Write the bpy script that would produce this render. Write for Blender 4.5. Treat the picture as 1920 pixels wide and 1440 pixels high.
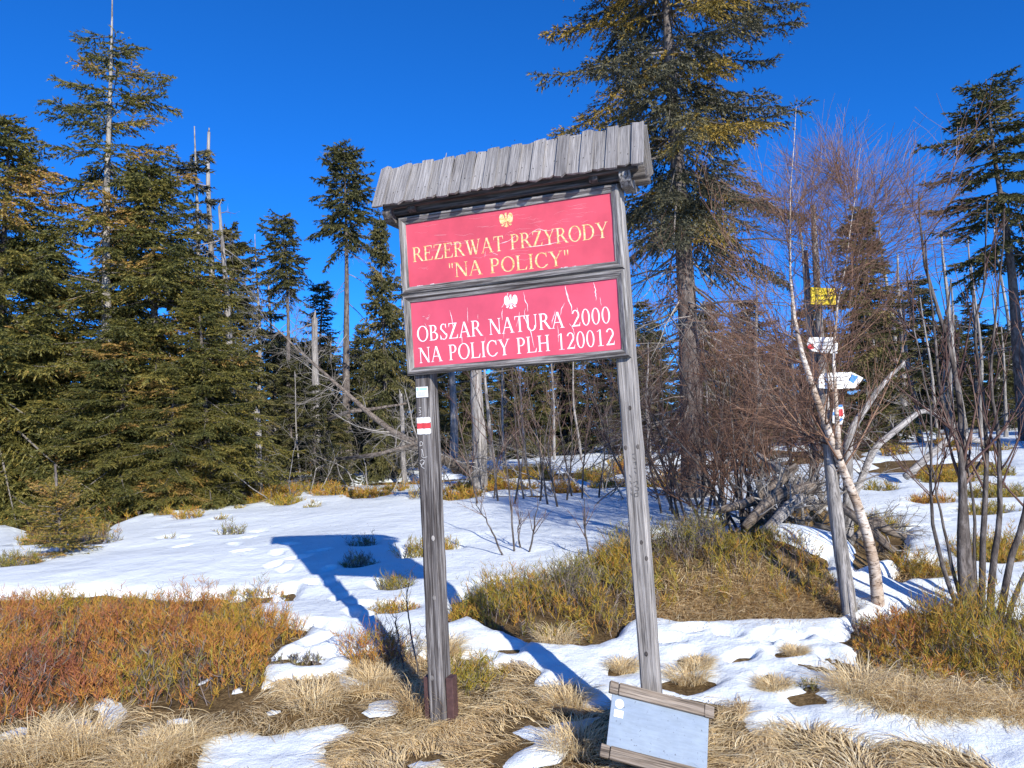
import bpy, math
import numpy as np
from mathutils import Matrix, Vector
sc = bpy.context.scene
for o in list(bpy.data.objects):
    bpy.data.objects.remove(o)
COL = sc.collection
rad = math.radians

# ------------------------------------------------------------------ camera
FPX, EYE = 1445.0, 1.6
PITCH, ROLL = rad(5.0), rad(2.7)
_F = np.array([0, math.cos(PITCH), math.sin(PITCH)])
_U0 = np.array([0, -math.sin(PITCH), math.cos(PITCH)])
_R0 = np.array([1.0, 0, 0])
_R = _R0 * math.cos(ROLL) - _U0 * math.sin(ROLL)
_U = _U0 * math.cos(ROLL) + _R0 * math.sin(ROLL)
cam_d = bpy.data.cameras.new('camera')
cam_d.lens = 36.0 * FPX / 1920.0
cam_d.sensor_width = 36.0
cam_d.clip_start = 0.05
cam_d.clip_end = 2000
cam = bpy.data.objects.new('camera', cam_d)
COL.objects.link(cam)
cam.matrix_world = Matrix(((_R[0], _U[0], -_F[0], 0), (_R[1], _U[1], -_F[1], 0), (_R[2], _U[2], -_F[2], EYE), (0, 0, 0, 1)))
sc.camera = cam

# ------------------------------------------------------------------ light
SUN_EL, SUN_ROT = rad(24.0), rad(156.0)
w = bpy.data.worlds.new('World')
sc.world = w
w.use_nodes = True
nt = w.node_tree
for n in list(nt.nodes):
    nt.nodes.remove(n)
sky = nt.nodes.new('ShaderNodeTexSky')
sky.sky_type = 'NISHITA'
sky.sun_disc = False
sky.sun_elevation = SUN_EL
sky.sun_rotation = SUN_ROT
sky.altitude = 4000
sky.air_density = 1.0
sky.dust_density = 0.0
sky.ozone_density = 10.0
bg = nt.nodes.new('ShaderNodeBackground')
bg.inputs['Strength'].default_value = 0.15
wo = nt.nodes.new('ShaderNodeOutputWorld')
hs = nt.nodes.new('ShaderNodeHueSaturation')
hs.inputs['Saturation'].default_value = 1.1
hs.inputs['Hue'].default_value = 0.504
nt.links.new(sky.outputs[0], hs.inputs['Color'])
nt.links.new(hs.outputs[0], bg.inputs[0])
nt.links.new(bg.outputs[0], wo.inputs[0])
sd_ = bpy.data.lights.new('sun', 'SUN')
sd_.energy = 3.9
sd_.angle = rad(0.5)
sd_.color = (1.0, 0.95, 0.86)
sun = bpy.data.objects.new('sun', sd_)
COL.objects.link(sun)
_sv = Vector((math.sin(SUN_ROT) * math.cos(SUN_EL), math.cos(SUN_ROT) * math.cos(SUN_EL), math.sin(SUN_EL)))
sun.rotation_euler = _sv.to_track_quat('Z', 'Y').to_euler()
sun.location = _sv * 40
sc.view_settings.view_transform = 'Standard'
sc.view_settings.look = 'None'
sc.view_settings.gamma = 1.0
sc.view_settings.use_curve_mapping = False
sc.view_settings.exposure = 0.74
sc.render.engine = 'CYCLES'
sc.cycles.max_bounces = 5
sc.cycles.diffuse_bounces = 3
sc.cycles.glossy_bounces = 2
sc.cycles.transmission_bounces = 3
sc.cycles.use_denoising = True

# ------------------------------------------------------------------ numeric helpers
rng = np.random.default_rng(7)


def vnoise(x, y, seed=0):
    x = np.asarray(x, float); y = np.asarray(y, float)
    xi = np.floor(x).astype(np.int64); yi = np.floor(y).astype(np.int64)
    xf = x - xi; yf = y - yi
    xf = xf * xf * (3 - 2 * xf); yf = yf * yf * (3 - 2 * yf)

    def h(a, b):
        n = (a * 374761393 + b * 668265263 + seed * 974634321) & 0xffffffff
        n = ((n ^ (n >> 13)) * 1274126177) & 0xffffffff
        n = n ^ (n >> 16)
        return (n & 0xffff) / 65535.0
    a = h(xi, yi); b = h(xi + 1, yi); c = h(xi, yi + 1); d = h(xi + 1, yi + 1)
    return (a + (b - a) * xf) + ((c + (d - c) * xf) - (a + (b - a) * xf)) * yf


def fbm(x, y, seed=0, oct=3):
    s = 0; a = 1.0; t = 0
    for i in range(oct):
        s = s + a * (vnoise(x * 2 ** i, y * 2 ** i, seed + i) - .5) * 2
        t += a; a *= .5
    return s / t


def sramp(y, a, k):
    return k * np.logaddexp(0, (y - a) / k)


def sstep(a, b, x):
    t = np.clip((x - a) / (b - a), 0, 1)
    return t * t * (3 - 2 * t)


def terrain(x, y):
    x = np.asarray(x, float); y = np.asarray(y, float)
    z = -.13 + .1 * sramp(y, 3.4, .25) - .048 * sramp(y, 10.5, .8) - .042 * sramp(y, 27, 4) - .009 * sramp(y, 90, 10)
    z = z + .42 * np.exp(-(((x - 2.15) / 1.35) ** 2 + ((y - 7.5) / .8) ** 2) ** 1.3)
    z = z + .10 * np.exp(-(((x + 3.2) / 1.7) ** 2 + ((y - 6.2) / .9) ** 2))
    z = z + .12 * fbm(x / 3.3 + 3.1, y / 2.6 + 7.7, 11) * sstep(6.5, 10.5, y)
    z = z + .25 * fbm(x / 9 + 1.1, y / 7 + 2.7, 12) * sstep(13, 22, y)
    z = z + .03 * fbm(x / .9, y / .9, 13) * sstep(2, 4, y) * (1 - .6 * sstep(8, 12, y))
    return z


def ray(px, py):
    return _F + _R * (px - 960) / FPX + _U * (720 - py) / FPX


def proj(P):
    P = np.asarray(P, float) - np.array([0, 0, EYE])
    d = P @ _F
    return np.array([960 + FPX * (P @ _R) / d, 720 - FPX * (P @ _U) / d])


_tt = np.concatenate([np.linspace(2, 16, 2800), np.linspace(16, 120, 2000)])


def gp(px, py):
    """ground point under a pixel of the photograph"""
    P = ray(px, py)[None] * _tt[:, None] + [0, 0, EYE]
    below = P[:, 2] < terrain(P[:, 0], P[:, 1])
    i = int(np.argmax(below)) if below.any() else len(_tt) - 1
    return P[i]


def gcol(px, D):
    """ground point in the column of pixel px at depth D"""
    X = 0.0
    for _ in range(8):
        p = proj([X, D, float(terrain(X, D))])
        X += (px - p[0]) * D / FPX
    return np.array([X, D, float(terrain(X, D))])


def at(px, py, D):
    d = ray(px, py)
    return d * (D / d[1]) + np.array([0, 0, EYE])


def height_to(base, top_py):
    z = 5.0
    for _ in range(12):
        p = proj(base + np.array([0, 0, z]))
        z += (p[1] - top_py) * base[1] / FPX
    return z


# ------------------------------------------------------------------ object helpers
def link(o, parent=None):
    COL.objects.link(o)
    if parent is not None:
        o.parent = parent
    return o


def tag(o, label=None, cat=None, group=None, kind=None):
    if label: o['label'] = label
    if cat: o['category'] = cat
    if group: o['group'] = group
    if kind: o['kind'] = kind
    return o


def empty(name, loc=(0, 0, 0), label=None, cat=None, group=None, rz=0.0, scale=1.0):
    o = bpy.data.objects.new(name, None)
    o.empty_display_size = .1
    COL.objects.link(o)
    o.location = loc
    o.rotation_euler = (0, 0, rz)
    o.scale = (scale, scale, scale)
    return tag(o, label, cat, group)


class Acc:
    def __init__(self):
        self.v = []; self.f = []; self.t = []; self.n = 0

    def add(self, V, F, tint=0.5):
        V = np.asarray(V, float).reshape(-1, 3)
        F = np.asarray(F, np.int64).reshape(-1, 3)
        self.v.append(V); self.f.append(F + self.n)
        t = np.broadcast_to(np.asarray(tint, float), (len(V),))
        self.t.append(t); self.n += len(V)

    def mesh(self, name, mat, smooth=True):
        me = bpy.data.meshes.new(name)
        V = np.concatenate(self.v); F = np.concatenate(self.f); T = np.concatenate(self.t)
        me.vertices.add(len(V)); me.vertices.foreach_set('co', V.astype(np.float32).ravel())
        me.loops.add(len(F) * 3); me.loops.foreach_set('vertex_index', F.astype(np.int32).ravel())
        me.polygons.add(len(F))
        me.polygons.foreach_set('loop_start', np.arange(0, len(F) * 3, 3, dtype=np.int32))
        me.polygons.foreach_set('loop_total', np.full(len(F), 3, np.int32))
        me.polygons.foreach_set('use_smooth', np.full(len(F), smooth, bool))
        a = me.attributes.new('tint', 'FLOAT', 'POINT')
        a.data.foreach_set('value', T.astype(np.float32))
        me.materials.append(mat)
        me.update(calc_edges=True)
        return me

    def build(self, name, mat, parent=None, smooth=True, loc=None):
        o = bpy.data.objects.new(name, self.mesh(name, mat, smooth))
        if loc is not None: o.location = loc
        return link(o, parent)


def norm(v):
    return v / np.maximum(np.linalg.norm(v, axis=-1, keepdims=True), 1e-9)


def perp(d):
    ref = np.where(np.abs(d[..., 2:3]) > .9, np.array([1.0, 0, 0]), np.array([0, 0, 1.0]))
    a = norm(np.cross(d, ref)); b = np.cross(d, a)
    return a, b


def tubes(acc, P, R, S=5, tint=.5, cap=True):
    """many polylines at once. P (N,K,3), R (N,K)"""
    P = np.asarray(P, float); R = np.asarray(R, float)
    if P.ndim == 2: P = P[None]; R = R[None]
    N, K, _ = P.shape
    D = np.gradient(P, axis=1); D = norm(D)
    a, b = perp(norm(P[:, -1:] - P[:, :1]) * np.ones((1, K, 1)))
    a = norm(a - D * (a * D).sum(-1, keepdims=True)); b = np.cross(D, a)
    th = np.arange(S) * 2 * np.pi / S
    V = P[:, :, None] + R[:, :, None, None] * (a[:, :, None] * np.cos(th)[None, None, :, None] + b[:, :, None] * np.sin(th)[None, None, :, None])
    idx = np.arange(N * K * S).reshape(N, K, S)
    i0 = idx[:, :-1]; i1 = idx[:, 1:]
    q = np.roll
    F = np.concatenate([np.stack([i0, q(i0, -1, 2), q(i1, -1, 2)], -1).reshape(-1, 3), np.stack([i0, q(i1, -1, 2), i1], -1).reshape(-1, 3)])
    if cap and S > 3:
        fan = np.array([[0, k, k + 1] for k in range(1, S - 1)])
        F = np.concatenate([F, idx[:, -1][:, fan].reshape(-1, 3), idx[:, 0][:, fan[:, ::-1]].reshape(-1, 3)])
    if np.ndim(tint) == 1 and len(tint) == N:
        tint = np.repeat(tint, K * S)
    acc.add(V.reshape(-1, 3), F, tint)


def ribbons(acc, P, W, side, tint=.5):
    """flat blades. P (N,K,3), W (N,K), side (N,3); last point is a tip"""
    N, K, _ = P.shape
    L = P[:, :-1] - side[:, None] * W[:, :-1, None] * .5
    Rr = P[:, :-1] + side[:, None] * W[:, :-1, None] * .5
    V = np.concatenate([np.stack([L, Rr], 2).reshape(N, -1, 3), P[:, -1:]], 1)
    M = 2 * (K - 1) + 1
    base = np.arange(N)[:, None] * M
    f = []
    for k in range(K - 2):
        f += [[2 * k, 2 * k + 1, 2 * k + 3], [2 * k, 2 * k + 3, 2 * k + 2]]
    f.append([2 * (K - 2), 2 * (K - 2) + 1, M - 1])
    f = np.array(f).ravel()
    F = (base + f[None]).reshape(-1, 3)
    if np.ndim(tint) == 1 and len(tint) == N: tint = np.repeat(tint, M)
    acc.add(V.reshape(-1, 3), F, tint)


BOXF = np.array([[0, 2, 1], [0, 3, 2], [4, 5, 6], [4, 6, 7], [0, 1, 5], [0, 5, 4], [1, 2, 6], [1, 6, 5], [2, 3, 7], [2, 7, 6], [3, 0, 4], [3, 4, 7]])


def boxverts(x0, x1, y0, y1, z0, z1):
    return np.array([[x0, y0, z0], [x1, y0, z0], [x1, y1, z0], [x0, y1, z0], [x0, y0, z1], [x1, y0, z1], [x1, y1, z1], [x0, y1, z1]], float)


def bevel_box(acc, sx, sy, sz, b=.004, jit=0.0, r=None, tint=.5):
    """chamfered box centred on the origin (24 corner verts)"""
    import itertools
    h = np.array([sx, sy, sz]) / 2
    V = []; key = {}
    for s in itertools.product((-1, 1), repeat=3):
        for ax in range(3):
            p = np.array(s) * (h - b); p[ax] = s[ax] * h[ax]
            key[(s, ax)] = len(V); V.append(p)
    F = []

    def quad(a, b_, c, d):
        F.append([a, b_, c]); F.append([a, c, d])
    for ax in range(3):
        u, v = (ax + 1) % 3, (ax + 2) % 3
        for sg in (-1, 1):
            pts = []
            for su, sv_ in ((-1, -1), (1, -1), (1, 1), (-1, 1)):
                s = [0, 0, 0]; s[ax] = sg; s[u] = su; s[v] = sv_
                pts.append(key[(tuple(s), ax)])
            if sg < 0: pts = pts[::-1]
            quad(*pts)
    for ax in range(3):
        u, v = (ax + 1) % 3, (ax + 2) % 3
        for su in (-1, 1):
            for sv_ in (-1, 1):
                s0 = [0, 0, 0]; s1 = [0, 0, 0]
                s0[ax] = -1; s1[ax] = 1
                for s in (s0, s1): s[u] = su; s[v] = sv_
                pts = [key[(tuple(s0), u)], key[(tuple(s1), u)], key[(tuple(s1), v)], key[(tuple(s0), v)]]
                if su * sv_ < 0: pts = pts[::-1]
                quad(*pts[::-1])
    for s in itertools.product((-1, 1), repeat=3):
        p = [key[(s, 0)], key[(s, 1)], key[(s, 2)]]
        if s[0] * s[1] * s[2] < 0: p = p[::-1]
        F.append(p)
    V = np.array(V)
    if jit and r is not None: V = V + r.normal(0, jit, V.shape)
    acc.add(V, F, tint)


# ------------------------------------------------------------------ materials
def newmat(name, rough=.8, spec=.2):
    m = bpy.data.materials.new(name); m.use_nodes = True
    b = m.node_tree.nodes['Principled BSDF']
    b.inputs['Roughness'].default_value = rough
    b.inputs['Specular IOR Level'].default_value = spec
    return m, m.node_tree, b


def ramp(nt, stops, fac=None):
    n = nt.nodes.new('ShaderNodeValToRGB')
    e = n.color_ramp.elements
    while len(e) < len(stops): e.new(.5)
    for k, (p, c) in enumerate(stops):
        e[k].position = p; e[k].color = (c[0], c[1], c[2], 1)
    if fac is not None: nt.links.new(fac, n.inputs[0])
    return n


def noise(nt, vec=None, scale=5, detail=3, rough=.6, dist=0):
    n = nt.nodes.new('ShaderNodeTexNoise')
    n.inputs['Scale'].default_value = scale; n.inputs['Detail'].default_value = detail
    n.inputs['Roughness'].default_value = rough; n.inputs['Distortion'].default_value = dist
    if vec is not None: nt.links.new(vec, n.inputs['Vector'])
    return n


def mapping(nt, scale=(1, 1, 1), src='Object', rand=False):
    tc = nt.nodes.new('ShaderNodeTexCoord')
    mp = nt.nodes.new('ShaderNodeMapping'); mp.inputs['Scale'].default_value = scale
    nt.links.new(tc.outputs[src], mp.inputs['Vector'])
    if rand:
        oi = nt.nodes.new('ShaderNodeObjectInfo')
        vm = nt.nodes.new('ShaderNodeVectorMath'); vm.operation = 'SCALE'
        vm.inputs[0].default_value = (37, 53, 71)
        nt.links.new(oi.outputs['Random'], vm.inputs['Scale'])
        nt.links.new(vm.outputs[0], mp.inputs['Location'])
    return mp.outputs[0]


def bump(nt, bsdf, h, strength=.4, dist=.01):
    b = nt.nodes.new('ShaderNodeBump')
    b.inputs['Strength'].default_value = strength; b.inputs['Distance'].default_value = dist
    nt.links.new(h, b.inputs['Height']); nt.links.new(b.outputs[0], bsdf.inputs['Normal'])


def mix(nt, fac, a, b, mode='MIX'):
    n = nt.nodes.new('ShaderNodeMix'); n.data_type = 'RGBA'; n.blend_type = mode
    for k, v in ((0, fac), (6, a), (7, b)):
        if hasattr(v, 'is_linked') or hasattr(v, 'links'): nt.links.new(v, n.inputs[k])
        elif k == 0: n.inputs[0].default_value = v
        else: n.inputs[k].default_value = (v[0], v[1], v[2], 1)
    return n.outputs[2]


def wood_mat(name, c_dark, c_mid, c_light, grain=(60, 60, 3.2), rand=True, bstr=.5, warm=None, tone=0):
    m, nt, b = newmat(name, .85, .15)
    v = mapping(nt, grain, 'Object', rand)
    n1 = noise(nt, v, 1.0, 6, .65, .6)
    v2 = mapping(nt, (grain[0] * 4, grain[1] * 4, grain[2] * 2), 'Object', rand)
    n2 = noise(nt, v2, 1.0, 3, .6)
    r1 = ramp(nt, [(.30, c_dark), (.47, c_mid), (.62, c_light), (.75, c_mid)], n1.outputs[0])
    r2 = ramp(nt, [(.36, (.35, .35, .36)), (.5, (1, 1, 1)), (.7, (1.15, 1.13, 1.1))], n2.outputs[0])
    c = mix(nt, .85, r1.outputs[0], r2.outputs[0], 'MULTIPLY')
    v3 = mapping(nt, (6, 6, 1.5), 'Object', rand)
    n3 = noise(nt, v3, 1.0, 3)
    r3 = ramp(nt, [(.3, (.62, .6, .6)), (.6, (1.1, 1.08, 1.06))], n3.outputs[0])
    c = mix(nt, .8, c, r3.outputs[0], 'MULTIPLY')
    if tone:
        oi = nt.nodes.new('ShaderNodeObjectInfo')
        rt = ramp(nt, [(0, (1 - tone,) * 3), (.5, (1, .99, .98)), (1, (1 + tone, 1 + tone * .98, 1 + tone * .95))], oi.outputs['Random'])
        c = mix(nt, 1.0, c, rt.outputs[0], 'MULTIPLY')
    if warm:
        v4 = mapping(nt, (8, 8, 2), 'Object', rand)
        n4 = noise(nt, v4, 1.3, 3)
        r4 = ramp(nt, [(.6, (0, 0, 0)), (.75, (1, 1, 1))], n4.outputs[0])
        c = mix(nt, r4.outputs[0], c, warm)
    nt.links.new(c, b.inputs['Base Color'])
    ad = nt.nodes.new('ShaderNodeMath'); ad.operation = 'ADD'
    nt.links.new(n1.outputs[0], ad.inputs[0]); nt.links.new(n2.outputs[0], ad.inputs[1])
    bump(nt, b, ad.outputs[0], bstr, .006)
    return m


M = {}
M['wood'] = wood_mat('weathered grey timber', (.04, .036, .034), (.22, .21, .20), (.46, .45, .44), bstr=.8)
M['wood_post'] = wood_mat('weathered post timber', (.022, .018, .017), (.12, .108, .104), (.40, .385, .375), (48, 48, 1.5), bstr=.8)
M['wood_light'] = wood_mat('bleached post timber', (.10, .092, .086), (.28, .265, .25), (.46, .44, .42), (45, 45, 1.6))
M['wood_plank'] = wood_mat('brown grey plank', (.08, .06, .045), (.22, .18, .14), (.34, .29, .24), (50, 50, 2.2))
M['wood_frame'] = wood_mat('weathered frame timber', (.02, .017, .016), (.14, .13, .126), (.40, .39, .385), (75, 75, 2.6), bstr=.8)
M['shingle'] = wood_mat('silver shingle', (.15, .143, .14), (.27, .26, .255), (.36, .35, .345), (110, 110, 3.0), tone=.22)
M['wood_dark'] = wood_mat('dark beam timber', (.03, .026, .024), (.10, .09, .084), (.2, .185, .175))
M['snag'] = wood_mat('silver dead wood', (.07, .063, .058), (.27, .255, .24), (.46, .44, .42), (30, 30, 1.3))
M['log'] = wood_mat('fallen log wood', (.04, .03, .024), (.16, .13, .105), (.29, .25, .21), (24, 24, 1.5))


def flat_mat(name, col, rough=.6, spec=.3, var=.12, scale=8):
    m, nt, b = newmat(name, rough, spec)
    n = noise(nt, mapping(nt, (1, 1, 1), 'Object'), scale, 4)
    lo = tuple(c * (1 - var) for c in col); hi = tuple(min(1, c * (1 + var)) for c in col)
    r = ramp(nt, [(.35, lo), (.65, hi)], n.outputs[0])
    nt.links.new(r.outputs[0], b.inputs['Base Color'])
    return m


M['red'] = flat_mat('faded red panel paint', (.62, .082, .115), .38, .4, .13, 4)
M['red2'] = flat_mat('faded red film', (.64, .085, .13), .30, .45, .12, 3)
M['white_print'] = flat_mat('white print', (.86, .85, .84), .5)
M['peel'] = flat_mat('bare white under peeling film', (.84, .74, .75), .6)
M['crack'] = flat_mat('pale crazed paint', (.74, .34, .38), .6)
m, nt, b = newmat('worn gold print', .55)
n = noise(nt, mapping(nt, (1, 1, 1), 'Object'), 75, 4, .7)
r = ramp(nt, [(.36, (.60, .30, .10)), (.48, (.82, .60, .26)), (.62, (.86, .74, .46))], n.outputs[0])
nt.links.new(r.outputs[0], b.inputs['Base Color']); M['gold_print'] = m
M['steel'] = flat_mat('brown painted steel anchor', (.085, .045, .042), .6, .3, .25, 25)
m, nt, b = newmat('pale blue grey sheet', .5, .4)
v = mapping(nt, (1, 1, 1), 'Object')
n1 = noise(nt, v, 7, 5, .6); n2 = noise(nt, v, 70, 3, .5); n3 = noise(nt, mapping(nt, (4, 1, 30), 'Object'), 2, 4, .7)
r1 = ramp(nt, [(.3, (.185, .245, .335)), (.7, (.235, .30, .385))], n1.outputs[0]); r2 = ramp(nt, [(.27, (.35, .36, .38)), (.34, (1, 1, 1))], n2.outputs[0]); r3 = ramp(nt, [(.35, (.86, .86, .84)), (.6, (1.04, 1.03, 1.02))], n3.outputs[0])
nt.links.new(mix(nt, 1, mix(nt, 1, r1.outputs[0], r2.outputs[0], 'MULTIPLY'), r3.outputs[0], 'MULTIPLY'), b.inputs['Base Color']); M['sheet'] = m
M['white_paint'] = flat_mat('white trail paint', (.80, .80, .80), .7, .2, .08, 40)
M['red_paint'] = flat_mat('red trail paint', (.62, .06, .07), .7, .2, .15, 40)
M['white_board'] = flat_mat('white sign board', (.82, .82, .80), .5, .3, .06)
M['yellow'] = flat_mat('yellow sign board', (.85, .60, .02), .5, .3, .06)
M['blue_paint'] = flat_mat('blue sign paint', (.05, .22, .62), .5, .3, .1)
M['ink'] = flat_mat('dark ink', (.06, .06, .07), .7)
M['green_ink'] = flat_mat('pale green ink', (.38, .66, .52), .7)
M['scratch'] = flat_mat('pale scratch', (.55, .53, .51), .8)
M['carve'] = flat_mat('carved dark scratch', (.09, .085, .08), .9)
M['nail'] = flat_mat('rusty nail hole', (.02, .016, .014), .8)


def bark_mat(name, c0, c1, c2, scale=14, zs=.35, bs=.8):
    m, nt, b = newmat(name, .9, .1)
    v = mapping(nt, (1, 1, zs), 'Object')
    n1 = noise(nt, v, scale, 6, .7, .4)
    r = ramp(nt, [(.32, c0), (.5, c1), (.68, c2)], n1.outputs[0])
    nt.links.new(r.outputs[0], b.inputs['Base Color'])
    bump(nt, b, n1.outputs[0], bs, .02)
    return m


M['bark'] = bark_mat('spruce bark', (.035, .028, .025), (.125, .105, .095), (.25, .222, .20))
M['bark_pale'] = bark_mat('pale lichen bark', (.09, .08, .07), (.30, .275, .245), (.48, .45, .41), 12)
M['rowan_bark'] = bark_mat('rowan bark', (.035, .028, .025), (.10, .085, .076), (.22, .195, .18), 22)
m, nt, b = newmat('birch bark', .7, .2)
n1 = noise(nt, mapping(nt, (9, 9, 30), 'Object'), 1.0, 5, .7, 1.6)
n2 = noise(nt, mapping(nt, (1, 1, 1), 'Object'), 3.0, 4, .6)
r1 = ramp(nt, [(.38, (.05, .04, .035)), (.45, (.52, .44, .37)), (.57, (.76, .71, .64))], n1.outputs[0])
r2 = ramp(nt, [(.42, (.48, .36, .26)), (.62, (1, 1, 1))], n2.outputs[0])
nt.links.new(mix(nt, .8, r1.outputs[0], r2.outputs[0], 'MULTIPLY'), b.inputs['Base Color'])
bump(nt, b, n1.outputs[0], .4, .01); M['birch_bark'] = m


def tint_mat(name, stops, rough=.7, spec=.2, trans=0.0, nsc=0):
    m, nt, b = newmat(name, rough, spec)
    a = nt.nodes.new('ShaderNodeAttribute'); a.attribute_name = 'tint'
    r = ramp(nt, stops, a.outputs['Fac'])
    c = r.outputs[0]
    nt.links.new(c, b.inputs['Base Color'])
    if trans:
        tr = nt.nodes.new('ShaderNodeBsdfTranslucent'); nt.links.new(c, tr.inputs[0])
        ms = nt.nodes.new('ShaderNodeMixShader'); ms.inputs[0].default_value = trans
        out = nt.nodes['Material Output']
        nt.links.new(b.outputs[0], ms.inputs[1]); nt.links.new(tr.outputs[0], ms.inputs[2]); nt.links.new(ms.outputs[0], out.inputs[0])
    return m


M['needles'] = tint_mat('spruce needles', [(0, (.04, .05, .020)), (.3, (.098, .104, .030)), (.6, (.19, .17, .040)), (.85, (.31, .235, .05)), (1, (.44, .26, .08))], .55, .3, .25)
M['needles_grey'] = tint_mat('greyed needles', [(0, (.034, .036, .025)), (.35, (.085, .085, .052)), (.65, (.15, .14, .09)), (.85, (.24, .18, .035)), (1, (.36, .24, .05))], .7, .2, .15)
M['needles_far'] = tint_mat('far spruce needles', [(0, (.032, .038, .020)), (.4, (.078, .082, .032)), (.75, (.145, .13, .045)), (1, (.22, .18, .07))], .65, .2, .15)
M['twig'] = tint_mat('bare twigs', [(0, (.045, .026, .024)), (.35, (.12, .068, .058)), (.7, (.20, .13, .10)), (1, (.36, .27, .2))], .7, .2)
M['twig_red'] = tint_mat('red brown birch twigs', [(0, (.06, .032, .024)), (.4, (.18, .095, .06)), (.75, (.29, .175, .115)), (1, (.44, .31, .22))], .6, .25)
M['deadtwig'] = tint_mat('dead grey twigs', [(0, (.05, .043, .038)), (.4, (.14, .122, .105)), (.8, (.25, .225, .20)), (1, (.38, .35, .31))], .85, .1)
M['bilberry'] = tint_mat('bilberry twigs', [(0, (.09, .075, .078)), (.14, (.32, .26, .235)), (.28, (.19, .19, .028)), (.48, (.40, .30, .036)), (.66, (.51, .27, .046)), (.84, (.48, .185, .055)), (1, (.29, .105, .065))], .55, .3, .25)
M['straw'] = tint_mat('dry straw grass', [(0, (.40, .25, .11)), (.3, (.70, .51, .26)), (.7, (.86, .69, .40)), (1, (.90, .80, .56))], .5, .35, .3)

m, nt, b = newmat('snow', .55, .25)
v = mapping(nt, (1, 1, 1), 'Object')
n1 = noise(nt, v, 2.2, 5, .6); n2 = noise(nt, v, 42, 6, .75)
r = ramp(nt, [(.3, (.80, .85, .85)), (.65, (.86, .905, .905))], n1.outputs[0])
nt.links.new(r.outputs[0], b.inputs['Base Color'])
ad = nt.nodes.new('ShaderNodeMath'); ad.operation = 'MULTIPLY_ADD'; ad.inputs[1].default_value = 6.0
nt.links.new(n1.outputs[0], ad.inputs[0]); nt.links.new(n2.outputs[0], ad.inputs[2])
bump(nt, b, ad.outputs[0], .6, .016); M['snow'] = m

m, nt, b = newmat('litter and bare earth', .95, .05)
v = mapping(nt, (1, 1, 1), 'Object')
n1 = noise(nt, v, 3.0, 6, .7); n2 = noise(nt, v, 38, 5, .75)
r1 = ramp(nt, [(.3, (.07, .047, .025)), (.5, (.19, .135, .072)), (.7, (.36, .27, .15))], n2.outputs[0])
r2 = ramp(nt, [(.35, (.55, .5, .42)), (.65, (1.2, 1.1, .95))], n1.outputs[0])
nt.links.new(mix(nt, .9, r1.outputs[0], r2.outputs[0], 'MULTIPLY'), b.inputs['Base Color'])
bump(nt, b, n2.outputs[0], .9, .03); M['earth'] = m

# ------------------------------------------------------------------ ground and snow


def polyworld(pts):
    return np.array([gp(*p)[:2] for p in pts])


def sdf(poly, X, Y):
    """signed distance, positive outside"""
    d = np.full(X.shape, 1e9); ins = np.zeros(X.shape, bool)
    n = len(poly)
    for i in range(n):
        ax, ay = poly[i]; bx, by = poly[(i + 1) % n]
        ex, ey = bx - ax, by - ay
        t = np.clip(((X - ax) * ex + (Y - ay) * ey) / (ex * ex + ey * ey + 1e-12), 0, 1)
        d = np.minimum(d, np.hypot(X - ax - t * ex, Y - ay - t * ey))
        c = ((ay > Y) != (by > Y)) & (X < (bx - ax) * (Y - ay) / (by - ay + 1e-12) + ax)
        ins ^= c
    return np.where(ins, -d, d)


BARE_FRONT = polyworld([(-330, 1135), (60, 1125), (200, 1115), (330, 1130), (420, 1125), (545, 1115), (552, 1138), (470, 1150), (480, 1165), (565, 1185), (572, 1205), (515, 1222), (490, 1295), (560, 1275), (625, 1272), (650, 1300), (690, 1285), (655, 1262), (668, 1240), (720, 1225), (790, 1235), (845, 1215), (860, 1238), (925, 1240), (900, 1262), (960, 1245), (1010, 1262), (985, 1290), (1075, 1285), (1095, 1302), (1150, 1290), (1190, 1300), (1345, 1322), (1400, 1335), (1400, 1352), (1560, 1380), (1640, 1400), (1700, 1392), (1830, 1425), (1900, 1470), (2100, 1560), (2100, 1800), (-500, 1800)])
BARE_MOUND = polyworld([(838, 1180), (850, 1135), (900, 1110), (1000, 1100), (1100, 1060), (1200, 1015), (1350, 1000), (1450, 1010), (1550, 1050), (1600, 1150), (1565, 1168), (1400, 1170), (1250, 1172), (1185, 1166), (1150, 1203), (1090, 1218), (1000, 1215), (960, 1198), (920, 1185), (880, 1170)])
BARE_RIGHT = polyworld([(1590, 1215), (1605, 1180), (1700, 1150), (1900, 1160), (2110, 1180), (2110, 1400), (1920, 1345), (1800, 1330), (1700, 1342), (1610, 1305), (1612, 1268)])
BARE_TREES = polyworld([(-300, 1010), (40, 990), (60, 1032), (190, 1028), (210, 990), (270, 970), (420, 957), (500, 947), (480, 915), (300, 905), (-300, 915)])
SMALL = [[(920, 1215), (985, 1218), (975, 1232), (925, 1230)], [(1455, 1228), (1500, 1218), (1500, 1232), (1460, 1237)], [(1410, 1290), (1440, 1265), (1490, 1290), (1440, 1297)], [(1270, 1238), (1305, 1230), (1335, 1255), (1290, 1262)], [(1135, 1252), (1180, 1238), (1195, 1262), (1145, 1268)], [(1240, 1290), (1290, 1262), (1340, 1285), (1290, 1305)], [(1660, 1090), (1760, 1060), (1770, 1085), (1690, 1105)], [(1600, 980), (1700, 1000), (1680, 1060), (1600, 1080)], [(1480, 1310), (1520, 1300), (1550, 1318), (1500, 1325)]]
BARES = [BARE_FRONT, BARE_MOUND, BARE_RIGHT, BARE_TREES] + [polyworld(p) for p in SMALL]
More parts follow.
